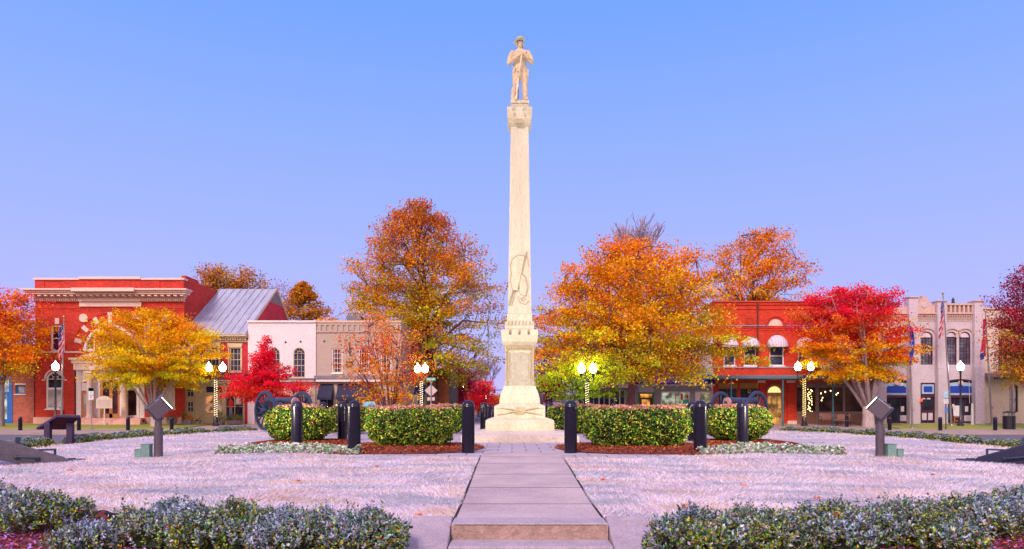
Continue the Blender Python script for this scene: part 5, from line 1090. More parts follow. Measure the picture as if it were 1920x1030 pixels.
    mb.build('trunk', brk, o, smooth=True)
    # leaves
    C = []; T = []; Rr = []; K = []; cen = Vector((xc, Y, zc0 + H * .25))
    for i, (p, t, r) in enumerate(cl):
        n = max(3, int(nl * rg.uniform(.5, 1.5))); q = np.clip(rn.normal(size=(n, 3)), -1.5, 1.5) * np.array([sig, sig, sig * flat]) * rn.uniform(.65, 1.25); dd = np.array(p - cen); dd /= np.linalg.norm(dd) + 1e-6; q = q + np.outer(q @ dd, dd) * .8; q[:, 2] -= np.abs(q[:, 0]) * .15
        C.append(q + np.array(p)); T += [t] * n; Rr += [r] * n; K += [i] * n
    if not C or nl == 0: return o
    C = np.concatenate(C); T = (C[:, 2] - zc0) / H; n = len(C); K = np.array(K)
    kj = rn.normal(size=ncl)[K]; side = (C[:, 0] - xc) / rx
    cols = pal(np.clip(T + .10 * kj, 0, 1), side, rn, n, kj)
    kc = np.array([p[0].z for p in cl]); k1 = rn.normal(size=ncl); cc = pal(np.clip((kc - zc0) / H + .06 * k1, 0, 1), k1, rn, ncl, k1); mk = rn.random(n) < .62; cols[mk] = cc[K[mk]]
    cols = cols * np.clip(1 + .20 * kj, .5, 1.35)[:, None]
    V = leafV(C, ls, .62, np.tile([[0, -.2, 1.]], (n, 1)), .55)
    fast('crown', V, 4, lf, o, cols=jit(cols, .17, .05)); return o
def grad(stops):
    """colour stops by height, each a weighted palette"""
    def fn(t, side, rn, n, kj):
        out = np.zeros((n, 3)); tt = np.clip(t + rn.normal(0, .09, n), 0, 1); ed = [s[0] for s in stops]
        idx = np.clip(np.searchsorted(ed, tt, side='right') - 1, 0, len(stops) - 1)
        for i, s in enumerate(stops):
            m = idx == i
            if m.sum(): out[m] = pick(s[1], int(m.sum()))
        return out
    return fn
ORA, YEL, RED, LIME, BRN, MAG, CRI = (1.0, .32, .008), (1.0, .60, .01), (.92, .09, .012), (.60, .72, .02), (.56, .20, .03), (.70, .035, .10), (.92, .012, .05)
OLV = (.44, .36, .03); DOR = (.80, .25, .02)
rnd_ = lambda t: math.sqrt(max(0, 1 - (2 * t - 1) ** 2)) ** .8
oval = lambda t: (math.sin(PI * min(1, t * .92 + .06))) ** .6
fan = lambda t: (min(1, (t + .10) * 2.0)) ** .6 * math.sqrt(max(0, 1 - max(0, t - .35) ** 2 / .43))
cone = lambda t: max(0, 1 - t) ** .8 * min(1, t * 8 + .5)
pin = lambda t: float(np.interp(t, [0, .12, .3, .5, .66, .8, .92, 1], [.5, .82, .97, 1, .93, .72, .5, .12]))
def bare(label, px, Y, ytop, yfork, halfw, tr, seed):
    """leafless tree: forks again and again into fine upright twigs"""
    rg = random.Random(seed); x = PX(px, Y); zb = zf(Y); o = thing('tree', label, 'tree', (x, Y, zb), 'bare trees'); mb = MB(); zt = PZ(ytop, Y); zk = PZ(yfork, Y); H = zt - zk
    def grow(p, d, L_, r, k):
        e = p + d * L_; m_ = p.lerp(e, .5) + Vector((rg.uniform(-1, 1), rg.uniform(-1, 1), 0)) * L_ * .05; mb.tube([p, m_, e], [r, r * .85, r * .68], 5 if k < 3 else 3, caps=k < 2)
        if k >= 6: return
        for i in range(3 if k < 4 else 2):
            a = rg.random() * 6.28; s_ = rg.uniform(.22, .5); nd = (d + Vector((math.cos(a) * s_, math.sin(a) * s_, .12))).normalized(); grow(p.lerp(e, rg.uniform(.6, 1)), nd, L_ * rg.uniform(.66, .86), max(.028, r * .62), k + 1)
    b0 = Vector((x, Y, zb - .1)); f0 = Vector((x, Y, zk)); mb.tube([b0, b0.lerp(f0, .5), f0], [tr * 1.3, tr, tr * .9], 8)
    for i in range(6):
        a = i * 1.05 + seed; s_ = rg.uniform(.15, .55) * halfw / 45; grow(f0 - Vector((0, 0, .1)), Vector((math.cos(a) * s_, math.sin(a) * s_, 1)).normalized(), H * .325, tr * .6, 1)
    mb.build('trunk', P('bark_mauve', (.36, .26, .34), .9), o); return o
# foreground-street trees (Y about 49-52)
tree('orange red maple cut off by the left edge, in front of the brick shop', 2, 50, 545, 706, -95, 80, rnd_, grad([(0, [(YEL, 2), (LIME, 1.5), (ORA, 2)]), (.22, [(ORA, 4), (RED, 1.2), (YEL, .6)]), (.6, [(RED, 3), (ORA, 2), (MAG, .8)])]), 210, 85, .21, .40, .2, seed=11, nlimb=10)
tree('broad yellow and orange tree with pale forked limbs in front of the bank', 290, 50.5, 588, 724, 170, 412, lambda t: (min(1, (t + .18) * 1.9)) ** .7 * math.sqrt(max(0, 1 - max(0, t - .3) ** 2 / .50)), grad([(0, [(LIME, 2.5), (YEL, 3), (OLV, 1)]), (.18, [(YEL, 5), (ORA, 1.5), (LIME, .8)]), (.62, [(YEL, 3), (ORA, 3)])]), 330, 115, .20, .40, .27, brk=barkp, seed=4, nlimb=13, flat=.36, fork=PZ(778, 50.5), shell=.5, lobes=.26)
tree('small crimson tree with ragged pointed crown in front of the white building', 505, 49, 622, 750, 442, 556, lambda t: [.75, 1, .95, .72, .66, .5, .42, .28, .14, .09, .05][min(10, int(t * 10.99))], grad([(0, [(RED, 2), (CRI, 4), ((.95, .10, .05), 1)]), (.3, [(CRI, 5), (MAG, 1)])]), 170, 90, .16, .25, .11, brk=barkr, seed=21, lobes=.75, flat=.45, shell=.4, nlimb=9)
tree('sparse orange tree with thin crown in front of the taupe building', 731, 48.5, 585, 765, 640, 802, oval, grad([(0, [(ORA, 4), (YEL, 2), (RED, 1)]), (.35, [(RED, 2), (ORA, 3), ((.70, .25, .10), 1)]), (.75, [(ORA, 3), ((.90, .30, .10), 2)])]), 190, 22, .20, .34, .17, brk=barkr, seed=5, lobes=.35, nlimb=12, tw=.022, fork=PZ(790, 48.5))
tree('tallest tree, a broad bronze orange oak just left of the monument', 818, 62, 375, 706, 648, 944, pin, grad([(0, [(LIME, 3), (OLV, 3), (YEL, 2), (DOR, 1.5)]), (.25, [(DOR, 3), (OLV, 4), (YEL, 2), (ORA, 1)]), (.5, [(DOR, 4), (BRN, 1), (ORA, 1.5), (OLV, 2.5), (YEL, 1)]), (.75, [(BRN, 3), (DOR, 2), ((.62, .10, .04), 2)])]), 600, 74, .25, .52, .42, style='leader', brk=barkr, seed=8, nlimb=34, lobes=.42, flat=.42, tw=.028, droop=1.0, shell=.6, skew=-.6, fork=PZ(716, 62))
tree('great spreading bright orange oak with a thick trunk, just right of the monument', 1183, 47, 458, 708, 1002, 1366, lambda t: float(np.interp(t, [0, .12, .3, .6, .85, 1], [.72, .95, 1, .92, .74, .3])), grad([(0, [(LIME, 2), (OLV, 2), (YEL, 2), (DOR, 2)]), (.22, [(ORA, 2.5), (DOR, 2), (YEL, 3), (OLV, 1.5)]), (.5, [(ORA, 4), (DOR, 1.5), (YEL, 2)]), (.8, [(ORA, 4), ((.92, .16, .02), 2)])]), 640, 84, .22, .46, .34, style='leader', brk=barkr, seed=3, nlimb=30, lobes=.34, flat=.42, tw=.024, droop=.3, shell=.5, fork=PZ(705, 47))
bare('bare upright tree rising above the great orange oak', 1195, 56, 412, 540, 48, 0.17, 9)
tree('orange tree with dark limbs above the left end of the red brick block', 1412, 76, 438, 600, 1336, 1494, rnd_, grad([(0, [(ORA, 2), (DOR, 3), (YEL, 1)]), (.4, [(ORA, 4), (DOR, 2), (BRN, 1)])]), 180, 56, .32, .56, .33, brk=barkd, seed=14, lobes=.4, nlimb=12, fork=PZ(620, 76))
tree('round tree, magenta red above and golden below, in front of the red brick block', 1628, 49.5, 543, 712, 1496, 1704, lambda t: (min(1, (t + .16) * 2.3)) ** .7 * max(0, 1 - max(0, t - .5) ** 2 * 2.9) ** .5, grad([(0, [(YEL, 4), (LIME, 1.2), (ORA, 3)]), (.22, [(YEL, 2.5), (ORA, 3), (RED, 1)]), (.40, [(ORA, 2), (RED, 3), (CRI, 1.5)]), (.58, [(CRI, 3), (MAG, 3), (RED, 2)])]), 290, 110, .19, .38, .38, brk=barkp, seed=17, nlimb=13, flat=.32, fork=PZ(762, 49.5), lobes=.24, ry=3.0)
tree('dark maroon maple cut off by the right edge', 1940, 46, 500, 722, 1868, 2030, lambda t: (math.sin(PI * min(1, t * .9 + .08))) ** .6, grad([(0, [(OLV, 2), (DOR, 2), (BRN, 1)]), (.25, [((.40, .03, .05), 3), (DOR, 1.5), (OLV, 1)]), (.5, [((.36, .02, .07), 4), ((.55, .05, .05), 2)])]), 230, 72, .19, .40, .22, brk=barkr, seed=19, nlimb=11, lobes=.35, shell=.55)
# lamp-lit green tree right of the monument
tree('lime green lamp-lit tree to the right of the monument', 1095, 44.5, 672, 750, 1022, 1176, lambda t: float(np.interp(t, [0, .2, .5, 1], [.5, .85, 1, .5])), grad([(0, [((.40, .55, .02), 3), ((.16, .28, .03), 2)]), (.5, [(LIME, 3), ((.70, .66, .03), 2)])]), 75, 75, .18, .30, .09, brk=barkd, seed=23, nlimb=8, lobes=.75, fork=PZ(762, 44))
tree('deep red tree at the right foot of the monument behind the green leaves', 1030, 70, 640, 764, 1000, 1066, rnd_, grad([(0, [((.34, .01, .03), 3), (CRI, 1)])]), 80, 44, .26, .5, .16, brk=barkd, seed=25, nlimb=7)
# down the street left of the monument
tree('purple red tree behind the diamond sign', 852, 76, 678, 764, 822, 894, rnd_, grad([(0, [(MAG, 3), ((.40, .02, .07), 2), (CRI, 1)])]), 90, 44, .28, .55, .16, brk=barkd, seed=31, nlimb=7)
tree('bright red tree down the street, right of the far lamps', 897, 88, 708, 768, 876, 924, oval, grad([(0, [(CRI, 4), (RED, 2)])]), 80, 44, .28, .5, .15, brk=barkd, seed=33, nlimb=7)
tree('small orange red tree beside the lower monument', 926, 92, 742, 772, 912, 942, rnd_, grad([(0, [(RED, 3), (ORA, 2)])]), 30, 40, .26, .45, .1, brk=barkd, seed=35, nlimb=5)
tree('dull green tree down the street between the far lamps', 872, 98, 706, 766, 850, 902, rnd_, grad([(0, [((.07, .16, .09), 3), ((.12, .22, .10), 2)])]), 60, 44, .34, .6, .15, brk=barkd, seed=37, nlimb=6)
bare('bare pale tree far down the street beside the monument', 905, 105, 668, 752, 50, 0.14, 39)
# behind the left roofs
GB_ = 'trees behind the left rooftops'
tree('brown orange tree behind the bank roof, left one of the pair', 405, 92, 506, 600, 366, 450, rnd_, grad([(0, [(BRN, 4), (DOR, 2), (OLV, 1.5)])]), 120, 40, .38, .7, .25, brk=barkd, seed=41, group=GB_, nlimb=9, lobes=.4)
tree('brown orange tree behind the metal roof, right one of the pair', 462, 94, 512, 600, 430, 500, rnd_, grad([(0, [(BRN, 4), (DOR, 2), (OLV, 1.5)])]), 100, 40, .38, .7, .25, brk=barkd, seed=43, group=GB_, nlimb=9, lobes=.4)
tree('thin pinkish tree, nearly bare, above the metal roof', 515, 98, 528, 610, 480, 565, rnd_, grad([(0, [((.50, .16, .14), 2), (BRN, 1)])]), 150, 5, .3, .6, .2, brk=P('bark_pinkish', (.40, .20, .22), .9), seed=45, group=GB_, nlimb=12, tw=.035)
def conifer(label, px, Y, ytop, ybot, xl, xr, seed):
    rn = np.random.default_rng(seed); o = thing('conifer', label, 'tree', (PX(px, Y), Y, zf(Y)), GB_); zt, z0 = PZ(ytop, Y), PZ(ybot, Y); rx = (PX(xr, Y) - PX(xl, Y)) / 2; x = PX(px, Y)
    mb = MB(); mb.tube([(x, Y, zf(Y)), (x, Y, zt)], [.3, .03], 7); mb.build('trunk', barkd, o, smooth=True); mb = MB(); C = []
    for k in range(130):
        t = rn.random() ** 1.1 * .97; a = rn.random() * 2 * PI; L_ = rx * (1 - t * .9) * rn.uniform(.75, 1.1); s_ = Vector((x, Y, z0 + (zt - z0) * t)); e = s_ + Vector((math.cos(a) * L_, math.sin(a) * L_, L_ * .22)); mb.tube([s_, s_.lerp(e, .5) + Vector((0, 0, -.08)), e], [.06, .04, .015], 4)
        u = rn.uniform(.25, 1.03, 60)[:, None]; C.append(np.array(s_) * (1 - u) + np.array(e) * u + rn.normal(size=(60, 3)) * np.array([.2, .2, .13]))
    mb.build('branches', barkr, o); C = np.concatenate(C); fast('crown', leafV(C, .34, .5), 4, lf, o, cols=jit(pick([(DOR, 4), (BRN, 3), (OLV, 2)], len(C)), .3))
conifer('rusty conifer with upswept branches behind the white building roof', 568, 90, 530, 622, 498, 638, 47)

# ======================= STREET LAMPS
lb = P('lamp_black', (.018, .016, .03), .35, .2, 3, .05, spec=.7); globe = EM('lamp_globe', (1.0, .97, .86), 20); globe2 = EM('lamp_globe_far', (1.0, .97, .86), 14)
def mk_globe(mb, x, y, z, s=1.0):
    mb.lathe(x, y, [(.08 * s, z), (.19 * s, z + .10 * s), (.245 * s, z + .25 * s), (.235 * s, z + .38 * s), (.16 * s, z + .50 * s), (.08 * s, z + .58 * s), (.05 * s, z + .62 * s), (.035 * s, z + .68 * s), (.004, z + .74 * s)], 18)
def lamp(label, px, Y, yglobe, twin=False, lights=False, sep=26, zb=None, s=1.0):
    x = PX(px, Y); z0 = zf(Y) + .1 if zb is None else zb; zgl = PZ(yglobe, Y) - .33 * s; o = thing('street_lamp', label, 'street lamp', (x, Y, z0), 'lit globe street lamps')
    zt = zgl - (.55 if twin else .2) * s; m1 = MB()
    m1.lathe(x, Y, [(.24 * s, z0 - .05), (.24 * s, z0 + .12), (.17 * s, z0 + .2), (.17 * s, z0 + .5), (.12 * s, z0 + .62), (.075 * s, z0 + .7), (.06 * s, zt), (.08 * s, zt + .04), (.05 * s, zt + .1)], 14); m1.build('pole', lb, o, smooth='auto')
    xs = [x]
    if twin:
        hs = sep / 2 / F * Y; xs = [x - hs, x + hs]; m1 = MB()
        m1.tube([(x - hs, Y, zgl - .1), (x - hs, Y, zt), (x - hs * .5, Y, zt + .05), (x, Y, zt + .02), (x + hs * .5, Y, zt + .05), (x + hs, Y, zt), (x + hs, Y, zgl - .1)], .04, 8)
        m1.ell((x, Y, zt + .15), (.09, .09, .14)); m1.build('crossarm', lb, o, smooth=True)
    for q in xs:
        m1 = MB(); m1.lathe(q, Y, [(.05 * s, zgl - .28 * s), (.065 * s, zgl - .2 * s), (.11 * s, zgl - .05 * s), (.12 * s, zgl + .01 * s)], 14); m1.build('fitter', lb, o, smooth='auto')
        m1 = MB(); mk_globe(m1, q, Y, zgl, s); m1.build('globe', globe, o, smooth=True)
    if lights:
        m1 = MB(); n = 120; H_ = zt - z0 - .75
        for k in range(n):
            t = k / n; a = t * 2 * PI * 17; r = .095 + .012 * math.sin(k * 2.3); m1.ell((x + r * math.cos(a), Y + r * math.sin(a), z0 + .7 + H_ * t), (.020, .020, .024), n=5, k=3)
        m1.build('string_lights', EM('string_warm' + str(lights), (1, .82, .52) if lights == 1 else (1, .74, .25), 3.5), o)
        m1 = MB(); m1.tube([(x + .08 * math.cos(2 * PI * k / 12), Y + .08 * math.sin(2 * PI * k / 12), z0 + .7 + H_ * k / 204) for k in range(205)], .008, 3); m1.build('light_cable', P('cable', (.35, .28, .2), .7), o)
    return o
lamp('single globe lamp in front of the bank, by the flagpole', 104, 50.8, 687)
lamp('twin globe lamp wound with white string lights before the tan shopfront', 404.5, 51.0, 689, True, 1)
lamp('twin globe lamp wound with string lights left of the diamond sign', 790, 50, 691, True, 1, 14)
lamp('twin globe lamp half hidden in the lime green leaves', 1101, 43.2, 690, True, 1, 22)
lamp('twin globe lamp wound with yellow string lights before the red brick block', 1508, 51.0, 687, True, 2, 24)
lamp('single globe lamp in front of the lavender building', 1801, 50.8, 687)
lamp('far single lamp down the street, left of the red tree, taller one', 847, 72, 720, s=.95, zb=-.55); lamp('far single lamp down the street beside the dull green tree', 866, 80, 727, s=1.0, zb=-.55)
lamp('tiny far lamp near the top of the bright red tree', 879, 110, 731, s=.9, zb=-.55); lamp('tiny far lamp at the right side of the bright red tree', 909, 100, 745, s=1.0, zb=-.55)

# ======================= FLAGS
fp = P('flagpole_metal', (.34, .30, .34), .35, .1, metal=.7); gold_ = P('gold_ball', (.6, .35, .12), .35, .1, metal=.8)
fr_, fw_, fb_ = P('flag_red', (.68, .02, .08), .8, .08), P('flag_white', (.74, .66, .74), .8, .05), P('flag_blue', (.03, .05, .34), .8, .08)
def flag(label, px0, yt, px1, yb, Y, kind, fx, fy0, fy1, fw, flabel, mat=None):
    zb = zf(Y) + .1; A = Vector((PX(px1, Y), Y, zb)); B = Vector((PX(px0, Y), Y, PZ(yt, Y)))
    o = thing('flagpole', label, 'flagpole', tuple(A), 'flagpoles on the square'); m1 = MB(); m1.tube([A, A.lerp(B, .5), B], [.075, .06, .035], 10); m1.build('pole', fp, o, smooth='auto')
    m1 = MB(); m1.ell(B + Vector((0, 0, .06)), (.09, .09, .09)); m1.build('finial', gold_, o, smooth=True); m1 = MB(); m1.lathe(A.x, A.y, [(.2, A.z - .03), (.18, A.z + .06), (.09, A.z + .1)], 14); m1.build('base', fp, o)
    m1 = MB(); m1.box(A.x - .09, A.x + .09, Y - .09, Y - .03, A.z + 1.25, A.z + 1.4); m1.build('cleat', fp, o)
    z1, z0 = PZ(fy0, Y), PZ(fy1, Y); t1 = (z1 - A.z) / (B.z - A.z); pt = A.lerp(B, t1); W_ = fw / F * Y; H_ = z1 - z0
    # cloth hangs limp from the hoist: columns gathered in folds
    ni, nj = 26, 30; V = []
    def cp(i, j):
        u = i / ni; v = j / nj      # u across the hanging bundle, v downwards
        x = pt.x + (fx * W_) * u + .05 * fx * math.sin(v * 5 + u * 3) * u; wob = .11 * math.sin(u * 11 + v * 3.5) * (.35 + u)
        if kind == 'us' or kind == 'tn': x = pt.x + fx * (W_ * u * (.55 + .45 * math.sin(min(1, v * 1.2) * PI * .55)) + .03 * math.sin(v * 9))
        else: x = pt.x + fx * W_ * u * math.sin(PI * min(1, v * .95 + .05)) ** .7 
        return Vector((x, Y - .05 + wob, z1 - H_ * v * (1 - .12 * (1 - u)) - .12 * H_ * u * (1 - v)))
    mb = MB()
    for i in range(ni):
        for j in range(nj):
            u, v = (i + .5) / ni, (j + .5) / nj; m = 0
            if kind == 'us':
                s_ = v * .85 - u * .50 + .5      # stripes slant in the hanging cloth
                m = 0 if int(s_ * 10) % 2 == 0 else 1
                if v < .42 and u > -1 and v * .9 + (1 - u) * .55 < .62: m = 2 if (i * 3 + j * 2) % 5 else 1
            elif kind == 'tn':
                m = 2 if (v > .82 and u > .3) or (.30 < v < .44 and u < .5) else (1 if (v > .79 and u > .3) or (.27 < v < .30 and u < .55) or (.44 < v < .47 and u < .55) or ((u - .25) ** 2 * 4 + (v - .37) ** 2 * 60 < .06) else 0)
            else: m = 2 if not (.46 < v < .60 and (i + j) % 4 == 0) else 1
            mb.face([cp(i, j), cp(i + 1, j), cp(i + 1, j + 1), cp(i, j + 1)], m)
    fo = mb.build('flag', [fr_, fw_, mat or fb_], smooth=True, at=tuple(pt)); tag(fo, flabel, 'flag', 'hanging flags'); sd_ = fo.modifiers.new('cloth', 'SOLIDIFY'); sd_.thickness = .012
flag('flagpole in front of the bank, its lower part behind the panel', 120, 596, 115, 800, 50.6, 'us', -1, 607, 676, 9, 'red and white striped flag with a blue canton hanging before the bank')
flag('tallest leaning flagpole in front of the lavender building', 1768, 552, 1784, 797, 51.5, 'us', -1, 562, 636, 7, 'red and white striped flag with a blue canton hanging on the tallest right pole')
flag('slim flagpole at the left pier of the lavender building', 1705, 604, 1710.5, 801, 47.8, 'blue', 1, 608, 686, 8, 'plain blue flag hanging limp beside the magenta red tree', P('flag_royal', (.03, .10, .58), .8, .08))
flag('leaning flagpole in front of the cream balcony building', 1847.5, 585, 1860, 797, 51.5, 'tn', -1, 594, 676, 8, 'red flag with a blue patch hanging near the right edge')

# ======================= SIGNS AND STREET FURNITURE
gp = P('galvanised', (.34, .32, .40), .45, .1, metal=.5); wsn = P('sign_white', (.68, .64, .70), .6, .05); tls = P('sign_teal', (.04, .42, .42), .6, .06)
def sign(label, px, Y, ytop, boards, pmat=None, name='street_sign', zb=None):
    x = PX(px, Y); z0 = zf(Y) + .1 if zb is None else zb; o = thing(name, label, 'sign', (x, Y, z0)); m1 = MB(); m1.tube([(x, Y, z0 - .05), (x, Y, PZ(ytop, Y))], .035, 8); m1.build('post', pmat or gp, o)
    for nm, a, c, b_, d, mt in boards: m1 = MB(); m1.box(PX(a, Y), PX(b_, Y), Y - .07, Y - .045, PZ(d, Y), PZ(c, Y)); m1.build(nm, mt, o, bevel=.01)
    return o
def ledger(o, Y, a, b_, ys_, mt, hgt=1.0, proud=.078):
    m1 = MB()
    for y in ys_: m1.box(PX(a, Y), PX(b_, Y), Y - proud, Y - .069, PZ(y + hgt, Y), PZ(y, Y))
    m1.build('lettering', mt, o)
s_ = sign('parking sign with a teal and white board in front of the bank portico', 171.5, 47.5, 727, [('board', 167, 727.5, 176.5, 741, wsn), ('teal_panel', 167, 727, 176.5, 734, tls), ('lower_board', 167, 742, 176.5, 750, wsn)], zb=-.75)
ledger(s_, 47.5, 169, 174.5, (736, 738.5), tls, .8); m1 = MB(); m1.box(PX(171, 47.5), PX(172.6, 47.5), 47.5 - .078, 47.5 - .069, PZ(747, 47.5), PZ(743.5, 47.5)); m1.build('symbol', P('sign_black', (.03, .03, .05), .6), s_)
s_ = sign('blue and white parking sign on a dark post right of the tallest flagpole', 1773.5, 47.5, 733, [('board', 1768, 733, 1777.5, 747, P('sign_pale_blue', (.30, .52, .66), .6)), ('lower_board', 1768.5, 749, 1777.5, 757.5, wsn), ('meter_box', 1770.5, 764, 1777, 774, P('meter_blue', (.08, .20, .48), .5))], lb, zb=-.75)
ledger(s_, 47.5, 1769.5, 1776, (735.5, 738, 743), wsn, .9); ledger(s_, 47.5, 1770, 1776, (751, 754), tls, .8)
# historical marker
hmk = P('marker_enamel', (.68, .56, .52), .6, .08); Y = 52.3; x = PX(196, Y); o = thing('historical_marker', 'pale cast metal marker with a curved crest on a white post before the bank', 'marker', (x, Y, zf(Y) + .1))
m1 = MB(); m1.tube([(x, Y, zf(Y) + .05), (x, Y, PZ(766, Y))], .055, 10); m1.build('post', wsn, o)
m1 = MB(); pts = [(181, 766), (211, 766), (211, 748), (207, 747), (203, 744), (196, 742.5), (189, 744), (185, 747), (181, 748)]; m1.poly([(PX(p, Y), Y - .05, PZ(z, Y)) for p, z in pts], (0, .10, 0)); pl = m1.build('plate', hmk, o, bevel=.012)
m1 = MB(); rgx = random.Random(5)
for k in range(8):
    a = 183.5
    while a < 208: b_ = a + rgx.uniform(1.5, 3.5); m1.box(PX(a, Y), PX(min(b_, 209), Y), Y - .058, Y - .049, PZ(750.6 + k * 1.9, Y), PZ(749.8 + k * 1.9, Y)); a = b_ + .7
m1.build('lettering', P('marker_letters', (.40, .30, .32), .7), pl)  # letter strokes in a darker tone than the plate
# diamond sign seen from behind, with the green street name sign
Y = 47; x = PX(808, Y); o = thing('crossing_sign', 'diamond road sign seen from behind under a green street name blade', 'sign', (x, Y, -.8)); m1 = MB(); m1.tube([(x, Y, -.85), (x, Y, PZ(708, Y))], .04, 8); m1.build('post', gp, o)
al = P('sign_back', (.56, .46, .42), .5, .06, metal=.2); m1 = MB(); m1.poly([(PX(p, Y), Y + .05, PZ(z, Y)) for p, z in ((796, 732.5), (808, 721), (820, 732.5), (808, 744))], (0, .02, 0)); m1.build('diamond_board', al, o); m1 = MB(); m1.box(PX(801, Y), PX(815, Y), Y + .05, Y + .07, PZ(751.5, Y), PZ(745, Y)); m1.build('plaque', al, o)
m1 = MB(); m1.box(PX(799, Y), PX(817, Y), Y - .02, Y + .02, PZ(714, Y), PZ(708.5, Y)); nb = m1.build('street_name_blade', P('sign_green', (.02, .42, .26), .5), o); m1 = MB()
for a, b_ in ((801, 803), (804, 808), (809, 811), (812, 815)): m1.box(PX(a, Y), PX(b_, Y), Y - .03, Y - .021, PZ(712.6, Y), PZ(710, Y))
m1.build('lettering', wsn, nb)
# information panel on two legs
pp = P('purple_black_paint', (.045, .025, .075), .45, .15, 5, .05); Y = 20.0; x = PX(110, Y); zb = zg(x, Y) - .05
o = thing('information_panel', 'slanted dark purple information panel on two legs by the left rim hedge', 'panel', (x, Y, zb)); 
for px in (90, 132): m1 = MB(); m1.box(PX(px - 5.5, Y), PX(px + 5.5, Y), Y - .06, Y + .06, zb - .3, PZ(793, Y)); m1.build('leg', pp, o, bevel=.01)
m1 = MB(); A = [(68, 802, -.0), (105, 781, .0), (150, 781, .0)]
q = [(PX(106, Y - .4), Y - .4, PZ(783, Y - .4)), (PX(151, Y - .4), Y - .4, PZ(783.5, Y - .4)), (PX(124, Y + .55), Y + .55, PZ(806, Y + .55)), (PX(68, Y + .55), Y + .55, PZ(806, Y + .55))]
m1.poly(q, (0, .0, .075)); pn = m1.build('display_board', pp, o, bevel=.01)
m1 = MB(); m1.poly([(a * .94 + PX(116, Y) * .06, b_, c_ + .078) for a, b_, c_ in q], (0, 0, .004)); m1.build('panel_face', P('panel_print', (.30, .26, .34), .3, .25, 6), pn)
# litter bin
Y = 47.5; x = PX(1892, Y); zb = -.74; o = thing('litter_bin', 'black slatted litter bin with a raised lid near the right edge', 'bin', (x, Y, zb)); m1 = MB(); n = 20
for k in range(n): a = 2 * PI * k / n; c_, s2 = math.cos(a), math.sin(a); m1.box(-.035, .035, -.015, .015, 0, .92, 0, Matrix.Translation((x + .36 * c_, Y + .36 * s2, zb)) @ Matrix.Rotation(a + PI / 2, 4, 'Z'))
m1.lathe(x, Y, [(.33, zb), (.33, zb + .9)], 20); m1.build('slatted_body', lb, o); m1 = MB(); m1.lathe(x, Y, [(.39, zb + .9), (.39, zb + .96), (.33, zb + .97)], 20); m1.build('rim', lb, o)
for k in range(4): a = PI / 4 + k * PI / 2; m1 = MB(); m1.tube([(x + .3 * math.cos(a), Y + .3 * math.sin(a), zb + .95), (x + .3 * math.cos(a), Y + .3 * math.sin(a), zb + 1.2)], .02, 5); m1.build('lid_support', lb, o)
m1 = MB(); m1.lathe(x, Y, [(.38, zb + 1.18), (.40, zb + 1.22), (.25, zb + 1.30), (.02, zb + 1.33)], 20); m1.build('lid', lb, o, smooth='auto')
# benches
bw = P('bench_slats', (.34, .18, .16), .6, .15, 5)
def bench(label, px, Y, w, ang):
    zb = zf(Y) + .1; o = thing('park_bench', label, 'bench', (0, 0, 0), 'street benches under the canopy'); m1 = MB()
    for k in range(5): m1.box(-w / 2, w / 2, -.22 + k * .09, -.15 + k * .09, .42, .45)
    m1.build('seat', bw, o); m1 = MB()
    for k in range(5): m1.box(-w / 2, w / 2, .24 + k * .02, .265 + k * .02, .50 + k * .08, .56 + k * .08)
    m1.build('backrest', bw, o)
    for s in (-1, 1):
        m1 = MB(); a = s * (w / 2 - .02); m1.tube([(a, -.24, 0), (a, -.22, .42), (a, -.24, .64), (a, .22, .62)], .025, 6); m1.tube([(a, .3, 0), (a, .2, .42), (a, .34, .92)], .025, 6); m1.box(a - .02, a + .02, -.24, .24, .38, .42); m1.build('side_frame', lb, o)
    o.location = (PX(px, Y), Y, zb); o.rotation_euler.z = R(ang)
bench('slatted street bench against the dark shop window, seen from the front', 1556, 51.8, 1.5, 0); bench('slatted street bench turned sideways beside the short bollard', 1577, 50.4, 1.2, -62)
# sandwich board
Y = 52.6; x = PX(1794, Y); zb = zf(Y) + .1; o = thing('easel_board', 'white board leaning on an orange wooden easel behind the parking sign', 'easel', (x, Y, zb)); m1 = MB(); m1.poly([(x - .30, Y - .1, zb + .65), (x + .32, Y - .1, zb + .65), (x + .42, Y + .1, zb + 1.45), (x - .22, Y + .1, zb + 1.45)], (0, .03, 0)); m1.build('board', wsn, o)
for a, b_ in ((-.28, -.2), (.3, .3), (0, .05)): m1 = MB(); m1.tube([(x + a, Y - .18 if a else Y + .4, zb), (x + b_ + .05, Y + .08, zb + 1.3)], .03, 5); m1.build('leg', P('orange_leg', (.6, .18, .05), .6), o)
m1 = MB(); m1.box(x - .3, x + .34, Y - .2, Y - .12, zb + .25, zb + .31); m1.box(x - .3, x + .34, Y - .18, Y - .10, zb + .55, zb + .62); m1.build('rail', P('orange_leg', (.6, .18, .05), .6), o)
# white post on the grass
Y = 52.5; x = PX(1823, Y); m1 = MB(); m1.tube([(x, Y, zf(Y) + .05), (x, Y, PZ(757, Y))], [.10, .08], 8); m1.tube([(x - .2, Y, PZ(757, Y)), (x - .25, Y, PZ(715, Y))], .015, 4); tag(m1.build('white_post', wsn, at=(x, Y, zf(Y))), 'short white post on the verge right of the lamp at the lavender building', 'post')
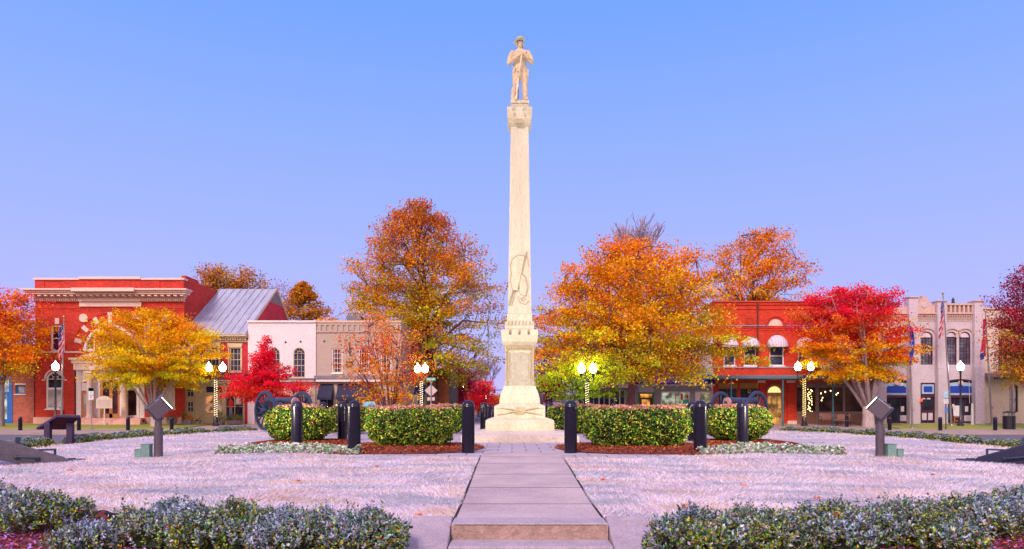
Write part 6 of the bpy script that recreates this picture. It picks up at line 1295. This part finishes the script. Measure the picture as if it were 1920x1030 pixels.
# planters with mums before the tan shop
terr = P('pot_grey', (.25, .22, .28), .8)
def planter(label, px, cols, r=.3, h=.35, hh=.3, n=260, name='flower_pot'):
    Y = 52.8; x = PX(px, Y); zb = zf(Y) + .1; o = thing(name, label, 'planter', (x, Y, zb), 'planters before the tan shopfront'); m1 = MB(); m1.lathe(x, Y, [(r * .7, zb - .02), (r, zb + h), (r * 1.05, zb + h), (r * 1.05, zb + h + .03), (r * .8, zb + h + .02)], 16); m1.build('pot', terr, o, smooth='auto')
    q = rng.normal(size=(n, 3)); q /= np.linalg.norm(q, axis=1, keepdims=True); q *= rng.random((n, 1)) ** .3; q = q * np.array([r * 1.1, r * 1.1, hh]) + np.array([x, Y, zb + h + hh * .6]); fast('plant', leafV(q, .11, .7), 4, hl, o, cols=jit(pick(cols, n), .3))
OM = [((.85, .22, .03), 3), ((.15, .25, .05), 1)]; GR = [((.08, .18, .05), 2), ((.20, .30, .08), 1)]
planter('pot with a small dark green cone shrub at the tan door', 345, GR, .16, .2, .5); planter('low stone pot of orange chrysanthemums by the tan door', 353, OM, .34, .35, .28); planter('pot with orange and cream flowers between the shop doors', 371, [((.8, .4, .1), 2), ((.7, .6, .4), 1)] + GR, .22, .2, .25)
planter('round planter with brownish green shrub under the display window', 413, [((.35, .28, .10), 2)] + GR, .38, .2, .5); planter('wide planter of dark green plants at the red pilaster', 440, GR + [((.30, .08, .1), .7)], .6, .25, .35, 500)
planter('rustic planter of pinkish brown plants at the corner of the bank', 322, [((.4, .22, .22), 2)] + GR, .4, .3, .25)
# parked vehicles far down the street
def far_car(label, px, Y, col, w=1.9, h=1.5, L_=4.4):
    x = PX(px, Y); z = zf(Y); o = thing('parked_car', label, 'car', (x, Y, z), 'far parked cars'); pm = P('car_' + label.split()[0], col, .3, .05, spec=.6, coat=.5); dkk = P('tyre_rubber', (.02, .02, .02), .8)
    m1 = MB(); pr = [(-L_ / 2, .35), (-L_ / 2, .85), (-L_ / 2 + .3, .95), (-.9, 1.0), (-.3, h), (1.2, h), (1.9, 1.05), (L_ / 2, .95), (L_ / 2, .35)]; m1.poly([(x - w / 2, Y + a, z + b_) for a, b_ in pr], (w, 0, 0)); bo = m1.build('body', pm, o, bevel=.06)
    m1 = MB(); m1.poly([(x - w * .42, Y - .93, z + 1.05), (x + w * .42, Y - .93, z + 1.05), (x + w * .38, Y - .38, z + h - .05), (x - w * .38, Y - .38, z + h - .05)], (0, -.03, .01)); m1.build('windscreen', dk, o)
    for sx_ in (-1, 1):
        for yy_ in (-1.35, 1.35): m1 = MB(); m1.tube([(x + sx_ * (w / 2 - .22), Y + yy_, z + .33), (x + sx_ * (w / 2 + .01), Y + yy_, z + .33)], .33, 16); m1.build('wheel', dkk, o)
        m1 = MB(); m1.box(x + sx_ * (w / 2 - .35) - .16, x + sx_ * (w / 2 - .35) + .16, Y - L_ / 2 - .02, Y - L_ / 2 + .05, z + .65, z + .8); m1.build('headlight', wsn, o)
far_car('white parked car down the street behind the left hedge', 860, 78, (.7, .68, .75)); far_car('navy parked car down the street beside the monument', 938, 84, (.02, .02, .06)); far_car('dark blue parked car behind the diamond sign', 836, 70, (.02, .03, .15))
# traffic signal far off
Y = 100; m1 = MB(); o = thing('traffic_light', 'small dark traffic light on a mast arm against the rosy distant building', 'traffic light', (PX(945, Y), Y, -.55)); m1.tube([(PX(945, Y), Y, -.6), (PX(945, Y), Y, PZ(731, Y)), (PX(912, Y), Y, PZ(733, Y))], .08, 6); m1.build('mast', lb, o); m1 = MB(); m1.box(PX(925, Y), PX(929, Y), Y - .2, Y + .2, PZ(738, Y), PZ(730, Y)); m1.build('signal_head', lb, o, bevel=.03)
# ======================= FROSTED SHRUBS
sl = LEAF('shrub_leaf', .22, .5); twm = P('shrub_twig', (.26, .15, .13), .85, .2)
FRO = [((.46, .54, .68), 4), ((.66, .66, .78), 2), ((.24, .38, .46), 3), ((.44, .34, .58), 2.5), ((.06, .14, .10), 3)]
LOW = [((.12, .26, .04), 3), ((.50, .60, .06), 3), ((.03, .08, .04), 4), ((.60, .38, .06), 1.2), ((.40, .08, .05), .9), ((.30, .42, .34), 1.2)]
def shrub(label, cx, cy, rx, ry, h, nsp, z0=None, ls=.030, seed=0, group='frosted shrubs at the near edge of the lawn', frost=1.0, openness=0.0, name='frosted_shrub'):
    rn = np.random.default_rng(seed + 100); frost = frost * [1, .7, 1.1, .85, 1.2, .95][seed % 6]; ls = ls * [1, 1.12, .9, 1.05, .86][seed % 5]; z0 = zg(cx, cy) if z0 is None else z0; o = thing(name, label, 'shrub', (cx, cy, z0), group)
    a = rn.random(nsp) * 2 * PI; u = rn.random(nsp) ** .55; ph = rn.random(6) * 6.28
    lob = 1 + .14 * np.sin(3 * a + ph[0]) + .10 * np.sin(5 * a + ph[1])
    X = cx + rx * u * lob * np.cos(a); Y = cy + ry * u * lob * np.sin(a)
    dome = np.clip(1 - u ** 2.6, 0, 1) ** .55; bumps = 1 + .13 * np.sin(X * 9 + ph[2]) * np.sin(Y * 8 + ph[3]) + .08 * np.sin(X * 21 + ph[4])
    lev = 1 - rn.random(nsp) ** 1.7 * .75; lev[rn.random(nsp) < .5] = 1
    top = h * (.22 + .78 * dome) * bumps; Z = z0 + top * lev + np.where(rn.random(nsp) < .10, rn.uniform(.02, .08, nsp), 0) + np.abs(rn.normal(0, .03, nsp))
    k = (Z > z0 + .02); X, Y, Z, u, lev, top, a = X[k], Y[k], Z[k], u[k], lev[k], top[k], a[k]; nsp = len(X)
    # sprigs
    d = np.stack([np.cos(a) * (u * .9) + rn.normal(0, .3, nsp), np.sin(a) * (u * .9) + rn.normal(0, .3, nsp), np.full(nsp, 1.0)], 1); d /= np.linalg.norm(d, axis=1, keepdims=True)
    L_ = rn.uniform(.05, .12, nsp); tip = np.stack([X, Y, Z], 1); nlf = 11
    s = rn.random((nsp, nlf)); ang = rn.random((nsp, nlf)) * 2 * PI
    p1 = np.cross(d, rn.normal(size=(nsp, 3))); p1 /= np.linalg.norm(p1, axis=1, keepdims=True); p2 = np.cross(d, p1)
    out = p1[:, None] * np.cos(ang)[..., None] + p2[:, None] * np.sin(ang)[..., None]
    base = tip[:, None] - d[:, None] * (s * L_[:, None])[..., None]
    dirn = out * .9 + d[:, None] * (.9 - .5 * s)[..., None]; dirn /= np.linalg.norm(dirn, axis=2, keepdims=True)
    sd = np.cross(dirn, d[:, None] + .01); sd /= np.linalg.norm(sd, axis=2, keepdims=True) + 1e-9
    ll = (ls * rn.uniform(.7, 1.3, (nsp, nlf)))[..., None]; V = np.empty((nsp, nlf, 4, 3)); V[:, :, 0] = base; V[:, :, 2] = base + dirn * ll; mid = base + dirn * ll * .55; V[:, :, 1] = mid + sd * ll * .26; V[:, :, 3] = mid - sd * ll * .26
    N_ = nsp * nlf; pf = np.clip((Z - z0) / np.maximum(top, .05) * 1.3 - .42, 0, 1) * frost; pf = np.where(lev > .97, np.maximum(pf, .72 * frost), pf * .4); patch = .5 + .5 * np.sin(X * 5 + ph[5]) * np.sin(Y * 6 + ph[0]); pf = pf * (.22 + .78 * patch)
    col = pick(LOW, N_); m = rn.random(N_) < np.repeat(pf, nlf); fc = pick(FRO, N_); col[m] = fc[m]; dkn = np.repeat(rn.uniform(.45, 1.3, nsp), nlf)[:, None]
    fast('foliage', V.reshape(-1, 3), 4, sl, o, cols=jit(np.clip(col * dkn, 0, 1), .2))
    mb = MB()
    for i in range(60):
        j = rn.integers(nsp); e = Vector(tip[j]) - Vector(d[j]) * .04; b_ = Vector((cx + (e.x - cx) * .25, cy + (e.y - cy) * .25, z0 - .02)); m_ = b_.lerp(e, .5) + Vector((rn.normal() * .03, rn.normal() * .03, -.04)); mb.tube([b_, m_, e], [.007, .005, .0025], 4, caps=False)
    mb.build('stems', twm, o)
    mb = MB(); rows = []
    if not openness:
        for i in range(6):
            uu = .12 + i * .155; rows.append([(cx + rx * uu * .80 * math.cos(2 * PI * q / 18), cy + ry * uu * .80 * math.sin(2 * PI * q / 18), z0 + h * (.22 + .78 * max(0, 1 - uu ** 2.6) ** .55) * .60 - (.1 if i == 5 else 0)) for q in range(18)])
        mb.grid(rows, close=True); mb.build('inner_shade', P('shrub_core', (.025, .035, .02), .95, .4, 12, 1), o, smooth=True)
    return o
def sp(px, r): # point on the ring of radius r, in front
    t = (px - 960) / F; A_ = 1 + t * t; B_ = -2 * (CX * t + CY); C_ = CX * CX + CY * CY - r * r; Y = (-B_ - math.sqrt(B_ * B_ - 4 * A_ * C_)) / (2 * A_); return t * Y, Y
SH = [(-30, .50, .42, .40, 900, 0, 'frosted shrub at the lower left corner with dark tangled twigs'), (75, .46, .40, .38, 900, 1, 'open frosted shrub with bare brown stems, second from the left edge'),
      (322, .54, .50, .37, 1500, 0, 'frosted shrub right of the mulch gap on the left, white leaf tips'), (430, .52, .48, .36, 1400, 0, 'frosted shrub in the middle of the left front row'),
      (560, .52, .48, .36, 1400, 0, 'frosted shrub with tall dark tips right of the middle of the left row'), (685, .42, .44, .33, 1300, 0, 'blue green frosted shrub at the right end of the left row, next to the steps'),
      (1315, .46, .46, .33, 1300, 0, 'olive tinged frosted shrub at the left end of the right row, next to the steps'), (1440, .54, .48, .35, 1500, 0, 'second frosted shrub from the steps in the right row'),
      (1570, .54, .48, .36, 1500, 0, 'third frosted shrub from the steps in the right row, pale tips'), (1700, .54, .44, .38, 1500, 0, 'fourth frosted shrub from the steps in the right row, beside the mulch hollow'),
      (1830, .50, .40, .37, 1100, 1, 'thin frosted shrub above the purple mulch hollow near the right edge'), (1950, .56, .50, .42, 1400, 0, 'tall frosted shrub at the lower right corner')]
for i, (px, rx, ry, h, n, op, l) in enumerate(SH):
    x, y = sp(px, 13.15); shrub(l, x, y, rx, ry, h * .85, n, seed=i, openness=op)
# low row in front on the mulch
for i, (px, l) in enumerate(((160, 'low blue grey frosted plant in the mulch gap at the lower left'), (1790, 'low frosted plant before the mulch hollow at the lower right'))):
    x, y = sp(px, 13.65); shrub(l, x, y, .32, .25, .20, 420, seed=40 + i, group='low plants in the mulch')
# frosty chips on the mulch in front
n = 16000; a = rng.uniform(-2.35, -.8, n); r = rng.uniform(12.52, 14.0, n); X = CX + r * np.cos(a); Y = CY + r * np.sin(a); Z = np.array([zg(x, y) for x, y in zip(X, Y)]) + .012
k_ = np.abs(X - PXC) > HW + .46; X, Y, Z = X[k_], Y[k_], Z[k_]
fo = fast('mulch_chips', leafV(np.c_[X, Y, Z], .05, .35, np.tile([[0, 0, 1.]], (len(X), 1)), 1.3), 4, chipm, cols=jit(pick([((.40, .06, .20), 2), ((.40, .22, .62), 3), ((.12, .04, .10), 2), ((.60, .10, .10), 1)], len(X)), .3)); tag(fo, kind='stuff')
# rim hedges behind the lawn
GR_ = 'low trimmed hedges along the far rim of the lawn'
def rim(label, px0, px1, n, r=13.25):
    """dwarf hedge following the far rim between two photo columns"""
    def far(px): t = (px - 960) / F; A_ = 1 + t * t; B_ = -2 * (CX * t + CY); C_ = CX * CX + CY * CY - r * r; Y = (-B_ + math.sqrt(max(0, B_ * B_ - 4 * A_ * C_))) / (2 * A_); return math.atan2(Y - CY, t * Y - CX)
    a0, a1 = far(px0), far(px1); o = thing('rim_hedge', label, 'hedge', (CX + r * math.cos(a0), CY + r * math.sin(a0), zg(CX + r * math.cos(a0), CY + r * math.sin(a0))), GR_)
    t = rng.random(n); a = a0 + (a1 - a0) * t; q = rng.random(n) * 2 * PI; endf = np.clip(np.minimum(t, 1 - t) * 14, 0, 1) ** .5; hh = (.24 + .03 * np.sin(a * 40) + .03 * np.sin(a * 93)) * endf; w = .42 * (.5 + .5 * endf)
    u = np.cos(q); v = np.abs(np.sin(q)); k = (np.abs(u) ** 3 + v ** 3) ** (-1 / 3); rr = r + u * k * w; X = CX + rr * np.cos(a); Y = CY + rr * np.sin(a); Z = np.array([zg(x, y) for x, y in zip(X, Y)]) + v * k * hh * rng.uniform(.75, 1.1, n) + .0
    top = v * k > .8; col = pick(LOW, n); fc = pick([((.36, .42, .52), 3), ((.50, .48, .58), 1.5), ((.12, .20, .15), 3)], n); m = top & (rng.random(n) < .7); col[m] = fc[m]
    fast('foliage', leafV(np.c_[X, Y, Z], .065, .5, np.tile([[0, 0, 1.]], (n, 1)), .4), 4, hl, o, cols=jit(col, .3)); mb = MB(); rows = []
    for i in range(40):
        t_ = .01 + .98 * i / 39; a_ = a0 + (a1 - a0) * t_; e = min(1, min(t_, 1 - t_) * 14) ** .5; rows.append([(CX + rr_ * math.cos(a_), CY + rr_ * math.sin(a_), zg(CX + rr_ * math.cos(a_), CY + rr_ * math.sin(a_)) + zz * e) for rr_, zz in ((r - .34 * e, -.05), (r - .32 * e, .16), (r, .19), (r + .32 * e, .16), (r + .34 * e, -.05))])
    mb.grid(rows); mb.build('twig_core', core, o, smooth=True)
rim('low rim hedge running from the information panel to the left cannon', 127, 395, 9500); rim('short low hedge running to the foot of the left cannon', 402, 478, 2600)
rim('round clump of rim hedge left of the information panel', 20, 83, 2600); 
rim('low rim hedge running right from the string-lit lamp to the floodlight', 1462, 1742, 9500); rim('short low hedge on the far rim right of the floodlight', 1746, 1825, 2600); rim('low hedge at the right edge above the cannon trail', 1860, 1960, 3200)
rim('low hedge on the far rim beyond the monument', 1000, 1440, 4000) if False else None
# ======================= GRASS: frosted blades
def blades(n, px0, px1, r0, seed, h, wd):
    rn = np.random.default_rng(seed); d = 6.3 * (33 / 6.3) ** (rn.random(n) ** 1.25); px = rn.uniform(px0, px1, n); X = (px - 960) / F * d; Y = d; r = np.hypot(X - CX, Y - CY); ok = (r < 12.47) & (r > 6.6) & ~((np.abs(X - PXC) < HW + .03) & (Y < 14))
    ok &= ~((np.abs(Y - CY) < .78)); ok &= ~((np.abs(X - PXC) < HW + .46) & (Y < 7.08)); ok &= ~((np.abs(X - CX) < .8) & (Y > CY)); X, Y, r = X[ok], Y[ok], r[ok]; n = len(X)
    Z = np.array([zg(x, y) for x, y in zip(X, Y)]) - .004; ht = h * rn.uniform(.5, 1.25, n) * (1 + .35 * np.sin(X * 3.1 + 2 * np.sin(Y * 2.3)) * np.sin(Y * 2.7)); w = wd * (.6 + Y / 9); a = rn.random(n) * 2 * PI; lean = np.stack([1.1 * np.sin(X * 2.3 + 2 * np.sin(Y * 1.7)), .3 * np.cos(Y * 2.9 + X)], 1) + rn.normal(0, .5, (n, 2))
    V = np.empty((n, 3, 3)); V[:, 0] = np.c_[X + w * np.cos(a), Y + w * np.sin(a), Z]; V[:, 1] = np.c_[X - w * np.cos(a), Y - w * np.sin(a), Z]; V[:, 2] = np.c_[X + lean[:, 0] * ht, Y + lean[:, 1] * ht, Z + ht * .8]
    kx = rn.normal(0, 2.0, 18); ky = rn.normal(0, 5.5, 18); ph_ = rn.random(18) * 6.28; nz = sum(np.sin(X * a_ + Y * b_ + c_) for a_, b_, c_ in zip(kx, ky, ph_)) / 3.0 + rn.normal(0, .45, n); base = pick([((.90, .76, .84), 4), ((.82, .73, .90), 3), ((.88, .70, .64), 2), ((.56, .40, .32), .8)], n); alt = pick([((.54, .58, .74), 3.5), ((.36, .40, .38), 2), ((.60, .48, .52), 2)], n); tn = pick([((.78, .56, .46), 3), ((.66, .48, .36), 1.5), ((.84, .70, .66), 3)], n)
    m = nz > .75; base[m] = alt[m]; m = nz < -1.05; base[m] = tn[m]; return V.reshape(-1, 3), jit(base, .16, .04)
V, c = blades(300000, -40, 1960, 0, 5, .046, .0042); o = fast('frosted_grass', V, 3, LEAF('grass_blade', .3, .6), cols=c); tag(o, 'short frosted grass covering the lawn', 'grass', kind='stuff')
# fringe of dark soil line beside the path
mb = MB()
for s in (-1, 1):
    rows = []
    for i in range(24): y = 6.9 + i * .29; rows.append([(PXC + s * (HW + .001), y, zg(PXC, y) + .014 - .012), (PXC + s * (HW + .035), y, zg(PXC, y) + .003)])
    mb.grid(rows)
struct('path_edge_soil', mb, P('edge_soil', (.02, .018, .015), .95))
# fallen leaves
LV = ((706, 886, 'left lawn below the left hedge mulch'), (432, 952, 'left lawn just behind the front shrubs'), (785, 958, 'left lawn close to the top of the steps'), (131, 884, 'left lawn near the tip of the taupe cannon trail'), (560, 905, 'middle of the left lawn'),
      (1285, 943, 'right lawn just behind the shrub nearest the steps'), (1130, 905, 'right lawn close to the path'), (1393, 912, 'middle of the right lawn'), (1533, 930, 'right lawn above the third shrub'), (1750, 892, 'right lawn below the right floodlight'))
for i, (px, py, w_) in enumerate(LV):
    h_ = EYE + .12; Y = h_ * F / (py - 760); x = PX(px, Y)
    z = zg(x, Y) + .03; mb = MB(); c_ = [(x + .05 * math.cos(2 * PI * k / 10 + i) * (1 if k % 2 else .55), Y + .05 * math.sin(2 * PI * k / 10 + i) * (1 if k % 2 else .55), z + .012 * (k % 3)) for k in range(10)]; mb.poly(c_, (0, 0, .003))
    tag(mb.build('fallen_leaf', P('fallen_leaf', (.72, .18, .08), .7, .3), at=(x, Y, z)), 'curled orange leaf on the ' + w_, 'leaf', 'fallen leaves on the lawn')
